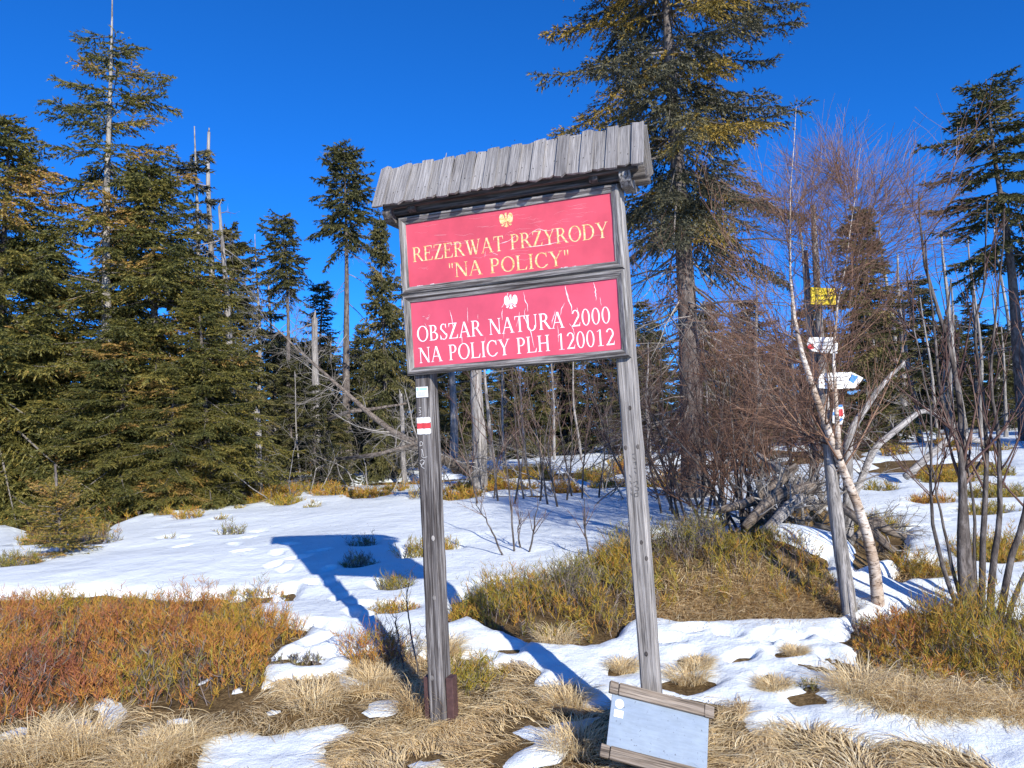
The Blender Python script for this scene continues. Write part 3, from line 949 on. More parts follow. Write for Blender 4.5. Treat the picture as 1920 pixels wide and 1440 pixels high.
def shingle(x, w_, side, seed, lift, drop):
    r_ = np.random.default_rng(seed)
    L = SL + drop; th = .013
    s1 = r_.uniform(.012, .026) if r_.random() < .75 else r_.uniform(-.004, .006)
    o2 = [(-w_ / 2, r_.uniform(0, .006)), (r_.uniform(-.1, .12) * w_, -.004), (w_ / 2, s1), (w_ / 2 + r_.uniform(-.002, .002), L + r_.uniform(-.006, .006)), (w_ * r_.uniform(-.2, .2), L + r_.uniform(-.006, .012)), (-w_ / 2 + r_.uniform(-.002, .002), L + r_.uniform(-.006, .006))]
    V = [(p[0], -th / 2, p[1] - drop) for p in o2] + [(p[0], th / 2, p[1] - drop) for p in o2]
    V = np.array(V) + r_.normal(0, .0008, (12, 3))
    F = [(0, 1, 5), (1, 4, 5), (1, 2, 4), (2, 3, 4)]
    F += [tuple(v + 6 for v in f[::-1]) for f in F]
    for k in range(6):
        k1 = (k + 1) % 6
        F += [(k, k + 6, k1 + 6), (k, k1 + 6, k1)]
    a = Acc(); a.add(V, F)
    o = a.build('shingle', M['shingle'], roof, smooth=False)
    tilt = Matrix.Rotation(-side * (math.pi / 2 - SA), 4, 'X')   # local z runs up the slope
    ny, nz = (-math.sin(SA) * side, math.cos(SA))
    yb = EY if side > 0 else 2 * RY - EY
    o.matrix_local = Matrix.Translation((x, yb + ny * (lift + .012), EZ + nz * (lift + .012))) @ tilt @ Matrix.Rotation(r_.normal(0, .008), 4, 'Y')
    return o


XL, XR, NB = -.785, .842, 23
bw = (XR - XL) / NB
for i in range(NB):
    ww = bw + (-.002 if i % 2 == 0 else .010) + np.random.default_rng(i).uniform(-.008, .003)
    up = i % 2 == 0
    sh = shingle(XL + (i + .5) * bw, ww, 1, 100 + i, .012 if up else -.001, .022 if up else .002)
    rr = np.random.default_rng(300 + i)
    na = Acc()
    for zz in (.08, .30):
        for xx in (-.25, .28):
            c = (xx * ww + rr.normal(0, .004), -.0074, zz + rr.normal(0, .02)); h = rr.uniform(.0016, .003)
            na.add([(c[0] - h, c[1], c[2] - h * 2), (c[0] + h, c[1], c[2] - h), (c[0] + h, c[1], c[2] + h), (c[0] - h * .6, c[1], c[2] + h * 1.6)], [(0, 1, 2), (0, 2, 3)])
    na.build('nail_hole', M['nail'], sh, smooth=False)['kind'] = 'stuff'
for i in range(NB):
    shingle(XL + (i + .5) * bw, bw + .01, -1, 200 + i, .012 if i % 2 else 0, .012 if i % 2 else 0)
# beams below the roof
RXm = Matrix.Rotation(rad(90), 4, 'Y')
RYm = Matrix.Rotation(rad(90), 4, 'X')
timber('purlin', .035, .045, 1.54, (.03, -.068, .535), RXm, M['wood_dark'], roof)
timber('purlin', .035, .045, 1.54, (.03, .130, .535), RXm, M['wood_dark'], roof)
timber('ridge_beam', .05, .03, 1.52, (.03, .032, .690), RXm, M['wood_dark'], roof)
timber('long_beam', .058, .055, 1.58, (.045, -.02, .512), RXm, M['wood_dark'], roof, .006)
timber('long_beam', .058, .055, 1.58, (.045, .112, .512), RXm, M['wood_dark'], roof, .006)
for x in (-.715, -.56, .55, .725):
    big = abs(x) > .6
    a = Acc()
    y0, y1, zt, zb = (-.085, .165, .52, .445) if big else (-.075, .15, .525, .487)
    # corbel with a rounded lower nose
    pr = [(y0, zt), (y0 - .004, zb + .05), (y0 + .015, zb + .022), (y0 + .05, zb), (y1 - .05, zb), (y1 - .015, zb + .022), (y1, zb + .05), (y1, zt)] if big else [(y0, zt), (y0, zb + .012), (y0 + .02, zb), (y1 - .02, zb), (y1, zb + .012), (y1, zt)]
    n = len(pr); h = .03 if big else .024
    V = [(-h, p[0], p[1]) for p in pr] + [(h, p[0], p[1]) for p in pr]
    F = [(0, k, k + 1) for k in range(1, n - 1)] + [(n, n + k + 1, n + k) for k in range(1, n - 1)]
    for k in range(n):
        k1 = (k + 1) % n; F += [(k, k + n, k1 + n), (k, k1 + n, k1)]
    a.add(V, F)
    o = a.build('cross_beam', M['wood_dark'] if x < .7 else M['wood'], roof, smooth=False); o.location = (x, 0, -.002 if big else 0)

# marks on the left post (local to the post, front face at y=-.059)
PF = -.0603


def post_local(o, px, py):
    x, z = lp(px, py)
    v = LOCAL['post', 1 if o is postL else 2].inverted() @ Vector((x, .016, z + Z0))
    return v[0], v[2]


bands = [((777, 783), (808, 793), 'white_paint'), ((778, 793.5), (806, 803.5), 'red_paint'), ((779, 804), (808, 814), 'white_paint')]
for (pa, pb, mt) in bands:
    x0, z1 = post_local(postL, *pa); x1, z0 = post_local(postL, *pb)
    x0 = max(x0, -.0455); x1 = min(x1 + .004, .0455)
    a = Acc(); rr = np.random.default_rng(8)
    xs = np.linspace(x0, x1, 9); top = z1 + rr.normal(0, .0012, 9); bot = z0 + rr.normal(0, .0012, 9)
    top[-1] -= .006; bot[-1] += .006
    V = [(x, PF - .0032, z) for x, z in zip(xs, top)] + [(x, PF - .0032, z) for x, z in zip(xs, bot)]
    F = []
    for i in range(8): F += [(i, i + 9, i + 1), (i + 1, i + 9, i + 10)]
    a.add(V, F); a.build('trail_mark', M[mt], postL, smooth=False)
x0, z1 = post_local(postL, 778.5, 726); x1, z0 = post_local(postL, 801.5, 744.5)
a = Acc(); bevel_box(a, x1 - x0, .003, z1 - z0, .0008)
pl = a.build('info_plate', M['white_board'], postL, smooth=False); pl.location = ((x0 + x1) / 2, PF - .004, (z0 + z1) / 2)
hw, hh = (x1 - x0) / 2, (z1 - z0) / 2
a = Acc(); add_flat(a, [_rect(-.9, .3, -.55, .85), _rect(-.4, .35, .85, .8)], lambda p, q: (p * hw, q * hh), -.0018); a.build('plate_logo', M['green_ink'], pl, smooth=False)
a = Acc(); add_flat(a, [_rect(-.7, .0 - .22 * k, .7 - .15 * (k % 2), .07 - .22 * k) for k in range(4)] + [_rect(-.92, -.1, -.84, .02), _rect(.84, -.1, .92, .02)], lambda p, q: (p * hw, q * hh), -.0018); a.build('plate_text', M['ink'], pl, smooth=False)
a = Acc()


def pc(px, py): return post_local(postL, 740 + px / 7.2, 690 + py / 7.2)


for pts in ([(330, 1060), (332, 1000), (350, 995), (370, 1015), (360, 1045), (335, 1050)], [(345, 1110), (360, 1095), (355, 1200), (380, 1215), (430, 1200)], [(365, 1110), (380, 1195)], [(330, 1260), (360, 1240), (395, 1255), (380, 1300), (340, 1310), (330, 1280)], [(395, 1255), (345, 1330), (390, 1360)], [(315, 540), (345, 535)], [(318, 560), (345, 590)], [(315, 600), (345, 598)], [(320, 640), (345, 625)]):
    stroke_line(a, [pc(*p) for p in pts], .0035, PF - .0035)
a.build('scratched_writing', M['scratch'], postL, smooth=False)
a = Acc()


def pr_(px, py): return post_local(postR, px, py)


for pts in ([(1188, 905), (1194, 902), (1195, 908), (1190, 912), (1197, 915), (1196, 921), (1190, 920)], [(1189, 926), (1196, 924), (1196, 931), (1190, 932), (1189, 926)], [(1185, 852), (1190, 851)], [(1186, 858), (1191, 862)], [(1187, 868), (1192, 866), (1192, 872)], [(1188, 878), (1193, 878)], [(1189, 884), (1193, 888)], [(1180, 890), (1183, 896)], [(1181, 902), (1184, 908)], [(1182, 914), (1185, 920)], [(1183, 924), (1186, 930)]):
    stroke_line(a, [pr_(*p) for p in pts], .0025, PF - .0032)
a.build('scratched_writing', M['carve'], postR, smooth=False)
# knots on the right post
for k, (px, py) in enumerate([(1172, 840), (1196, 838), (1202, 1018), (1215, 1048), (1211, 1228), (1180, 765)]):
    x, z = pr_(px, py); a = Acc(); n = 10
    x = max(-.036, min(.036, x))
    V = [(0, -.004, 0)] + [(.010 * math.cos(t), 0, .014 * math.sin(t)) for t in np.linspace(0, 2 * math.pi, n, False)]
    a.add(V, [(0, i + 1, (i + 1) % n + 1) for i in range(n)])
    o = a.build('knot', M['wood_dark'], postR, smooth=True); o.location = (x, PF, z)
for k, (px, py) in enumerate([(812, 1122), (808, 1273), (810, 1010)]):
    x, z = post_local(postL, px, py); a = Acc(); n = 10
    x = max(-.036, min(.036, x))
    V = [(0, -.004, 0)] + [(.011 * math.cos(t), 0, .016 * math.sin(t)) for t in np.linspace(0, 2 * math.pi, n, False)]
    a.add(V, [(0, i + 1, (i + 1) % n + 1) for i in range(n)])
    o = a.build('knot', M['wood_light'], postL, smooth=True); o.location = (x, PF, z)
# steel anchor beside the left post: two brown plates
for sx_, w_ in ((-1, .034), (1, .044)):
    a = Acc(); bevel_box(a, w_, .075, .62, .003)
    o = a.build('anchor_plate', M['steel'], board, smooth=False)
    o.matrix_local = Matrix.Translation((-.636 + sx_ * (.053 + w_ / 2 + .003), .07, -2.615 + Z0)) @ Matrix.Rotation(rad(1.1), 4, 'Y')

# ------------------------------------------------------------------ loose panel leaning on the right post
TL = np.array(at(1148, 1300, 4.17)); TR = np.array(at(1329, 1345, 4.17)); BL = np.array(at(1128, 1399, 4.02))
ux = norm(TR - TL); vd = BL - TL; vd = vd - ux * (vd @ ux); hgt = np.linalg.norm(vd); vz = -vd / hgt
ny_ = np.cross(vz, ux)  # out of the back
wid = np.linalg.norm(TR - TL)
fp = bpy.data.objects.new('loose_panel', None); link(fp)
cen = (TL + TR) / 2 - vz * hgt
fp.matrix_world = Matrix(((ux[0], ny_[0], vz[0], cen[0]), (ux[1], ny_[1], vz[1], cen[1]), (ux[2], ny_[2], vz[2], cen[2]), (0, 0, 0, 1)))
tag(fp, 'blank pale blue sheet between two planks leaning against a post on the dry grass', 'panel')
a = Acc(); bevel_box(a, wid, .006, hgt + .06, .001); o = a.build('sheet', M['sheet'], fp, smooth=False); o.location = (0, 0, hgt / 2)
for top in (True, False):
    pw = .062
    zc = hgt + pw / 2 - .006 if top else -pw / 2 + .006
    x0 = -wid / 2 - (.02 if top else .03); xe = wid / 2 + (.022 if top else .03)
    c1 = x0 + .048
    c2 = xe - .052 if top else xe
    for (s, e, dz) in ((x0, c1 - .002, .001), (c1 + .002, c2 - (.001 if top else 0), 0), (c2 + .001, xe, -.002)):
        if e - s < .01: continue
        t = timber('plank', pw, .024, e - s, ((s + e) / 2, -.013, zc + dz), RXm, M['wood_plank'], fp, .003)
a = Acc(); n = 28; rr = .0235
V = [(0, -.0045, 0)] + [(rr * math.cos(t), -.0045, rr * math.sin(t)) for t in np.linspace(0, 2 * math.pi, n, False)]
a.add(V, [(0, i + 1, (i + 1) % n + 1) for i in range(n)])
o = a.build('round_sticker', M['white_print'], fp, smooth=False); o.location = (-wid / 2 + .043, 0, hgt - .045)
a = Acc(); a.add([(-.024, -.0045, -.018), (.024, -.0045, -.018), (.024, -.0045, .018), (-.024, -.0045, .018)], [(0, 1, 2), (0, 2, 3)])
st = a.build('label_sticker', M['white_print'], fp, smooth=False); st.location = (-wid / 2 + .044, 0, hgt - .095)
a = Acc()
for k, x in enumerate(np.linspace(-.018, .017, 7)):
    stroke_line(a, [(x, .003 * (k % 2)), (x + .002, -.006 + .003 * (k % 3)), (x + .004, .001)], .0008, -.0050)
stroke_line(a, [(-.006, .012), (.008, .0115)], .0014, -.005); stroke_line(a, [(-.003, .008), (.003, .0078)], .001, -.005); stroke_line(a, [(-.02, -.0125), (-.006, -.013)], .0016, -.005)
a.build('label_writing', M['ink'], st, smooth=False)
a = Acc(); add_flat(a, [_rect(.008, -.015, .018, -.011)], lambda p, q: (p, q), -.005); a.build('label_mark', M['red_paint'], st, smooth=False)

# ------------------------------------------------------------------ plants: generators


def grow(P, R, n, t0, t1, ang, ang_sd, ln, ln_taper, K, rr, r_, up=0.0, kink=.12, rmin=.0012, flat=None):
    """n children on each polyline of P (N,K0,3): returns (N*n,K,3),(N*n,K),(N*n,) t"""
    N, K0, _ = P.shape
    t = np.sort(r_.uniform(t0, t1, (N, n)), 1)
    f = t * (K0 - 1); i = np.minimum(f.astype(int), K0 - 2); fr = (f - i)[..., None]
    ar = np.arange(N)[:, None]
    p = P[ar, i] * (1 - fr) + P[ar, i + 1] * fr
    rad_ = R[ar, i] * (1 - fr[..., 0]) + R[ar, i + 1] * fr[..., 0]
    d = norm(P[ar, i + 1] - P[ar, i])
    a, b_ = perp(d)
    az = r_.uniform(0, 2 * np.pi, (N, n)) if flat is None else flat(N, n, r_)
    an = r_.normal(ang, ang_sd, (N, n))
    dirv = d * np.cos(an)[..., None] + (a * np.cos(az)[..., None] + b_ * np.sin(az)[..., None]) * np.sin(an)[..., None]
    L = ln * (1 - ln_taper * (t - t0) / max(t1 - t0, 1e-6)) * r_.uniform(.55, 1.25, (N, n))
    dirv = dirv.reshape(-1, 3); L = L.ravel(); p = p.reshape(-1, 3)
    Q = np.zeros((N * n, K, 3)); Q[:, 0] = p
    cur = norm(dirv)
    for k in range(1, K):
        cur = norm(cur + np.array([0, 0, up]) / (K - 1) + r_.normal(0, kink, cur.shape))
        Q[:, k] = Q[:, k - 1] + cur * (L / (K - 1))[:, None]
    r0 = np.maximum(rad_.ravel() * rr, rmin)
    RR = r0[:, None] * np.linspace(1, .25, K)[None]
    return Q, np.maximum(RR, rmin * .6), t.ravel()


def wobble_line(p0, p1, K, amp, r_):
    t = np.linspace(0, 1, K)[:, None]
    P = np.asarray(p0, float) * (1 - t) + np.asarray(p1, float) * t
    L = np.linalg.norm(np.asarray(p1, float) - np.asarray(p0, float))
    ph = r_.uniform(0, 6.28, (3, 3))
    o = sum(np.stack([np.sin(t[:, 0] * 3.14 * (k + 1) + ph[k, c]) - np.sin(ph[k, c]) for c in range(3)], 1) / (k + 1) for k in range(3))
    return P + o * amp * L


def needles(acc, A, B, tint, spacing, nl, nw, r_, ring=3, tsd=.12):
    """needle tufts along twigs A->B"""
    L = np.linalg.norm(B - A, axis=1)
    cnt = np.maximum(1, np.round(L / spacing).astype(int))
    idx = np.repeat(np.arange(len(A)), cnt)
    first = np.repeat(np.cumsum(cnt) - cnt, cnt)
    k = np.arange(len(idx)) - first
    t = (k + r_.uniform(0, 1, len(idx))) / cnt[idx]
    p = A[idx] + (B - A)[idx] * t[:, None]
    d = norm(B - A)[idx]
    a, b_ = perp(d)
    p = np.repeat(p, ring, 0); d = np.repeat(d, ring, 0); a = np.repeat(a, ring, 0); b_ = np.repeat(b_, ring, 0)
    az = r_.uniform(0, 2 * np.pi, len(p))
    rd = a * np.cos(az)[:, None] + b_ * np.sin(az)[:, None]
    s = np.cross(d, rd)
    ln = nl * r_.uniform(.7, 1.25, len(p)); wd = nw * r_.uniform(.7, 1.3, len(p))
    tip = p + (d * .72 + rd * .62) * ln[:, None]
    V = np.stack([p - s * wd[:, None] * .5 - d * .3 * ln[:, None], p + s * wd[:, None] * .5 - d * .3 * ln[:, None], tip], 1)
    tn = np.repeat(tint[idx], ring) + r_.normal(0, tsd, len(p))
    acc.add(V.reshape(-1, 3), np.arange(len(p) * 3).reshape(-1, 3), np.repeat(np.clip(tn, 0, 1), 3))


def spruce(seed, Ht, Rb, z0f, step, per, tw_sp, tw_len, sp, nl, nw, prof=.85, droop=.25, gap=0.0, trunk_r=None, ring=3, base_t=.35, gold=.12, deadlow=0, dead_len=1.0, topbare=0.0, asym=0.0, lift=0.0):
    """returns Acc for trunk, limb, needles"""
    r_ = np.random.default_rng(seed)
    T, Lb, Nd = Acc(), Acc(), Acc()
    tr = trunk_r or Ht * .016
    K = 14
    TP = wobble_line((0, 0, -.25), (r_.normal(0, .1), r_.normal(0, .1), Ht), K, .006, r_)
    TR = np.linspace(tr * 1.15, .012, K) ** 1.0; TR[0] *= 1.25
    tubes(T, TP, TR, 9)
    z = z0f * Ht
    A, B, TT = [], [], []
    BP, BR = [], []
    az = r_.uniform(0, 6.28)
    while z < Ht * (1 - topbare) - .15:
        u = (z - z0f * Ht) / (Ht - z0f * Ht)
        nb = r_.integers(per[0], per[1] + 1)
        for j in range(nb):
            az += 2.39996 + r_.normal(0, .3)
            if r_.random() < gap: continue
            zz = z + r_.uniform(-.8, .8) * step
            L = (Rb * (1 - u) ** prof * (1 if u > .06 else .8) + .16) * r_.uniform(.62, 1.15) * (1 + asym * math.cos(az - 1.0))
            el = (-.30 + .95 * u ** 1.5) - droop * .3 + lift + r_.normal(0, .22)
            d = np.array([math.cos(az) * math.cos(el), math.sin(az) * math.cos(el), math.sin(el)])
            f = np.clip((zz + .25) / (Ht + .25), 0, 1) * (K - 1); i0 = min(int(f), K - 2)
            p0 = TP[i0] * (1 - (f - i0)) + TP[i0 + 1] * (f - i0)
            k = 7; tt = np.linspace(0, 1, k)[:, None]
            sag = np.array([0, 0, -1.0]) * (droop * L * (tt ** 1.6) * .45 - .30 * droop * L * tt ** 3.2)
            bend = np.cross(d, [0, 0, 1]) * (r_.normal(0, .08) * L) * tt ** 2
            P = p0 + d * L * tt + sag + bend
            BP.append(P); BR.append(np.linspace(max(.006, .011 * L), .003, k))
            tint = base_t + r_.normal(0, .1) + (.45 if r_.random() < gold else 0)
            # side twigs
            m_ = max(4, int(L * .9 / tw_sp))
            s = np.linspace(.10 if L < 1 else .18, .99, m_) + r_.normal(0, .01, m_); s = np.clip(s, .05, 1)
            fi = s * (k - 1); ii = np.minimum(fi.astype(int), k - 2); ff = (fi - ii)[:, None]
            q = P[ii] * (1 - ff) + P[ii + 1] * ff
            bd = norm(P[ii + 1] - P[ii])
            lat = norm(np.cross(bd, [0, 0, 1.0]))
            for sg in (-1, 1):
                tl = tw_len * (.45 + .75 * np.minimum(1, L / 1.6)) * (1.0 - .72 * s) * r_.uniform(.6, 1.3, m_) + .05
                dv = norm(bd * .75 + sg * lat * r_.uniform(.5, .95, m_)[:, None] + np.array([0, 0, -1.0]) * r_.uniform(-.25, .95, m_)[:, None] * (.4 + droop))
                mid = q + dv * (tl * .6)[:, None]
                e2 = norm(dv + np.array([0, 0, -.45 * droop]) + r_.normal(0, .12, (m_, 3)))
                end = mid + e2 * (tl * .4)[:, None]
                A += [q, mid]; B += [mid, end]; TT += [np.full(m_, tint), np.full(m_, tint + .18)]
                # secondary forks
                sel = tl > .16
                if sel.any():
                    for sg2 in (-1, 1):
                        lat2 = norm(np.cross(dv[sel], [0, 0, 1.0])) * sg2
                        d2 = norm(dv[sel] * .8 + lat2 * .75 + np.array([0, 0, -.25]) * r_.uniform(0, 1, (sel.sum(), 1)))
                        st = q[sel] + dv[sel] * (tl[sel] * .4)[:, None]
                        A.append(st); B.append(st + d2 * (tl[sel] * .42)[:, None]); TT.append(np.full(sel.sum(), tint + .06))
            A.append(P[3:-1]); B.append(P[4:]); TT.append(np.full(k - 4, tint + .12))
        z += step * (1 - .35 * u)
    if BP: tubes(Lb, np.array(BP), np.array(BR), 4, r_.uniform(.2, .8, len(BP)))
    if deadlow:
        n = deadlow
        t = r_.uniform(.04, max(z0f + .05, .1), n); azd = r_.uniform(0, 6.28, n); L = dead_len * r_.uniform(.4, 1.1, n); el = r_.uniform(-.75, .05, n)
        d = np.stack([np.cos(azd) * np.cos(el), np.sin(azd) * np.cos(el), np.sin(el)], 1)
        f = t * (K - 1); ii = np.minimum(f.astype(int), K - 2); ff = (f - ii)[:, None]
        p0 = TP[ii] * (1 - ff) + TP[ii + 1] * ff
        tt = np.linspace(0, 1, 6)[None, :, None]
        P = p0[:, None] + d[:, None] * L[:, None, None] * tt + np.array([0, 0, -.22]) * L[:, None, None] * tt ** 2 + np.cumsum(r_.normal(0, .02, (n, 6, 3)), 1) * L[:, None, None]
        R = np.linspace(1, .25, 6)[None] * (.006 + .009 * L[:, None])
        tubes(Lb, P, R, 4, r_.uniform(.4, 1, n))
        Q, RR, _ = grow(P, R, 7, .25, 1, .8, .25, .38 * dead_len, .5, 4, .5, r_, -.3, .15, .0025)
        tubes(Lb, Q, RR, 3, r_.uniform(.3, 1, len(Q)))
    if A:
        A = np.concatenate(A); B = np.concatenate(B); TT = np.concatenate(TT)
        needles(Nd, A, B, TT, sp, nl, nw, r_, ring)
    return T, Lb, Nd


class Kind:
    """meshes made once, shared by every copy"""

    def __init__(self, name, parts):
        self.name = name; self.parts = parts   # [(part name, mesh)]

    def place(self, loc, rz=0, scale=1.0, label=None, cat='tree', group=None, lean=(0, 0), sz=None):
        e = bpy.data.objects.new(self.name, None); e.empty_display_size = .2
        COL.objects.link(e)
        e.location = loc; e.rotation_euler = (lean[0], lean[1], rz); e.scale = (scale, scale, sz or scale)
        tag(e, label, cat, group)
        for n, me in self.parts:
            o = bpy.data.objects.new(n, me); COL.objects.link(o); o.parent = e
        return e


def spruce_kind(name, nmat, bark='bark', **kw):
    T, Lb, Nd = spruce(**kw)
    parts = [('trunk', T.mesh('trunk', M[bark]))]
    if Lb.n: parts.append(('limb', Lb.mesh('limb', M['deadtwig'])))
    if Nd.n: parts.append(('crown', Nd.mesh('crown', M[nmat], False)))
    k = Kind(name, parts); k.h = kw['Ht']
    return k


def plant_tree(kind, px, D, top_py, label, group=None, rz=0, wide=1.0, lean=(0, 0), cat='tree'):
    b_ = gcol(px, D); h = height_to(b_, top_py); s = h / kind.h
    e = kind.place(b_, rz, s * wide, label, cat, group, lean, s)
    return e


NEAR = dict(tw_sp=.105, tw_len=.52, sp=.042, nl=.056, nw=.022)
FAR = dict(tw_sp=.15, tw_len=.55, sp=.07, nl=.10, nw=.040)

# ------------------------------------------------------------------ spruces
k_tall = spruce_kind('spruce_tree', 'needles', 'bark_pale', seed=21, Ht=9.6, Rb=2.5, z0f=.03, step=.33, per=(3, 5), prof=.66, droop=.35, gap=.22, trunk_r=.115, base_t=.36, gold=.14, topbare=.07, asym=.15, **NEAR)
k_wide = spruce_kind('spruce_tree', 'needles', 'bark', seed=22, Ht=6.6, Rb=2.35, z0f=.015, step=.22, per=(5, 7), prof=.68, droop=.5, gap=.05, trunk_r=.10, base_t=.38, gold=.13, asym=.15, **NEAR)
k_old = spruce_kind('spruce_tree', 'needles_grey', 'bark', seed=23, Ht=12.5, Rb=2.55, z0f=.40, step=.30, per=(5, 6), prof=.36, droop=.55, gap=.12, trunk_r=.20, base_t=.42, gold=.28, deadlow=95, dead_len=2.3, tw_sp=.10, tw_len=.66, sp=.05, nl=.062, nw=.023)
k_pole = spruce_kind('spruce_tree', 'needles_far', 'bark', seed=24, Ht=10.5, Rb=1.05, z0f=.73, step=.22, per=(4, 6), prof=.40, droop=.35, gap=.10, trunk_r=.13, base_t=.38, gold=.05, deadlow=36, dead_len=1.1, asym=.2, **FAR)
k_edge = spruce_kind('spruce_tree', 'needles_far', 'bark', seed=34, Ht=10.5, Rb=1.9, z0f=.52, step=.34, per=(4, 5), prof=.45, droop=.35, gap=.12, trunk_r=.15, base_t=.34, gold=.05, deadlow=30, dead_len=1.2, asym=.2, **FAR)
k_full = spruce_kind('spruce_tree', 'needles_far', 'bark', seed=25, Ht=8.0, Rb=1.8, z0f=.03, step=.26, per=(5, 6), prof=.75, droop=.45, gap=.05, trunk_r=.11, base_t=.42, gold=.12, asym=.2, **FAR)
k_full2 = spruce_kind('spruce_tree', 'needles_far', 'bark', seed=35, Ht=8.0, Rb=1.55, z0f=.10, step=.29, per=(4, 6), prof=.55, droop=.35, gap=.14, trunk_r=.11, base_t=.36, gold=.10, deadlow=20, asym=.3, **FAR)
k_slim = spruce_kind('spruce_tree', 'needles_far', 'bark', seed=26, Ht=9.0, Rb=1.1, z0f=.22, step=.32, per=(3, 5), prof=.6, droop=.45, gap=.2, trunk_r=.11, base_t=.36, gold=.08, deadlow=40, dead_len=1.2, asym=.3, **FAR)
k_thin = spruce_kind('spruce_tree', 'needles_grey', 'bark_pale', seed=27, Ht=8.5, Rb=1.1, z0f=.3, step=.40, per=(3, 4), prof=.7, droop=.4, gap=.35, trunk_r=.10, base_t=.30, gold=.02, deadlow=60, dead_len=1.2, topbare=.05, asym=.3, **FAR)
k_sap = spruce_kind('spruce_sapling', 'needles', 'bark', seed=28, Ht=1.15, Rb=.42, z0f=.03, step=.065, per=(5, 7), prof=1.15, droop=.1, tw_sp=.045, tw_len=.18, sp=.02, nl=.026, nw=.009, base_t=.66, gold=.1, lift=.40, trunk_r=.018, topbare=.14)

GF = 'spruces at the back of the clearing'
LOOK = {k_full: ('dense full-skirted spruce at the edge of the wood behind the clearing', 'dense full-skirted spruce deep in the wood behind the front row of trees', ', dense'), k_full2: ('bushy uneven spruce with bare lower stem at the edge of the wood', 'bushy uneven spruce deep in the wood behind the front row of trees', ', bushy'), k_slim: ('slender spruce with short branches at the edge of the wood', 'slender spruce deep in the wood behind the front row of trees', ', slender'), k_thin: ('ragged half-dead spruce with grey twigs at the edge of the wood', 'ragged half-dead spruce deep in the wood', ', ragged')}
plant_tree(k_tall, 192, 15.0, -8, 'tallest left-hand spruce with a pale bare stem showing through its sparse pointed top', rz=.4)
plant_tree(k_wide, 300, 15.4, 310, 'broad olive spruce with full skirts just right of the pale-stemmed tallest spruce', rz=1.0, wide=1.12)
plant_tree(k_thin, 372, 17.0, 238, 'thin ragged spruce top rising behind the broad olive spruce', rz=2.0)
plant_tree(k_wide, -14, 14.6, 222, 'dark spruce cut by the picture edge beyond the pale-stemmed tallest spruce', rz=3.9, wide=1.0)
plant_tree(k_wide, 92, 15.2, 480, 'short bushy spruce in front of the pale-stemmed tallest spruce', rz=5.1, wide=1.30)
plant_tree(k_wide, 392, 14.8, 540, 'short bushy spruce reaching out toward the barkless forked snag', rz=.3, wide=1.15)
plant_tree(k_wide, 225, 14.4, 600, 'low golden green spruce with branches sweeping the snow behind the sapling', rz=2.6, wide=1.32)
plant_tree(k_wide, 20, 14.8, 600, 'low spruce with heavy lower skirts at the left picture edge', rz=4.4, wide=1.25)
plant_tree(k_wide, 325, 14.2, 680, 'low spruce in front of the broad olive spruce with its hem on the snow', rz=1.7, wide=1.25)
plant_tree(k_sap, 122, 9.9, 868, 'knee-high young spruce sapling standing among brown twigs on the snow', cat='sapling', rz=.7)
for px, D, top, kd, rz in ((445, 19, 430, k_full, .3),):
    plant_tree(kd, px, D, top, 'dark spruce standing right behind the barkless forked snag', rz=rz)
plant_tree(k_pole, 655, 21, 272, 'tall spruce with a long bare trunk and a tufted flat-topped crown', rz=1.0, wide=1.05)
plant_tree(k_pole, 548, 23, 405, 'smaller bare-trunked spruce with a rounded crown left of the flat-topped one', rz=2.2, wide=.95)
plant_tree(k_full, 728, 20, 405, 'dense dark spruce half hidden behind the red panels', rz=4.0, wide=.62)
plant_tree(k_thin, 485, 25, 440, 'greyish half-dead spruce between the forked snag and the bare-trunked spruces', rz=.9)
plant_tree(k_slim, 600, 26, 535, 'short dark spruce between the two bare-trunked spruces', rz=3.1, wide=1.3)
plant_tree(k_old, 1303, 12.6, -330, 'huge old spruce with lichen-grey crown and many dead lower limbs', rz=.8)
plant_tree(k_edge, 1928, 19, 150, 'spruce with layered dark crown at the right edge of the clearing', rz=.2, wide=1.15)
plant_tree(k_full, 1640, 21, 395, 'dark brownish spruce behind the leaning snag with the trail signs', rz=1.9, wide=1.25)
r_ = np.random.default_rng(77)
back = [(-60, 26, 420), (60, 28, 480), (250, 24, 380), (520, 30, 590), (575, 34, 650), (640, 30, 660), (692, 27, 600), (765, 26, 500), (800, 27, 600), (850, 28, 560), (905, 29, 630), (950, 30, 560), (1010, 28, 610), (1060, 30, 580), (1110, 28, 620), (1150, 27, 560), (1195, 26, 630), (1215, 27, 560), (1245, 28, 600), (1180, 33, 620), (1340, 24, 560), (1390, 20, 640), (1420, 27, 560), (1470, 23, 600), (1530, 28, 560), (1580, 19, 690), (1750, 34, 525), (1700, 40, 600), (1800, 38, 590), (1850, 33, 560), (1890, 27, 600), (1950, 30, 520), (1990, 24, 560), (2060, 20, 430), (1440, 16, 760), (1370, 15.5, 800), (1680, 30, 640),
        (510, 27, 630), (560, 29, 650), (622, 26, 690), (672, 29, 665), (612, 32, 640), (700, 24, 700), (590, 17.5, 730), (640, 18.5, 760), (545, 20, 680), (735, 21, 650), (1075, 30, 660), (1000, 31, 650), (875, 29, 660)]
for i, (px, D, top) in enumerate(back):
    kd = [k_full, k_slim, k_full2, k_thin][i % 4] if i < 37 else [k_full, k_full2][i % 2]
    plant_tree(kd, px, D, top + r_.uniform(-15, 15), LOOK[kd][0], GF + LOOK[kd][2], rz=r_.uniform(0, 6.28), wide=r_.uniform(1.0, 1.35))
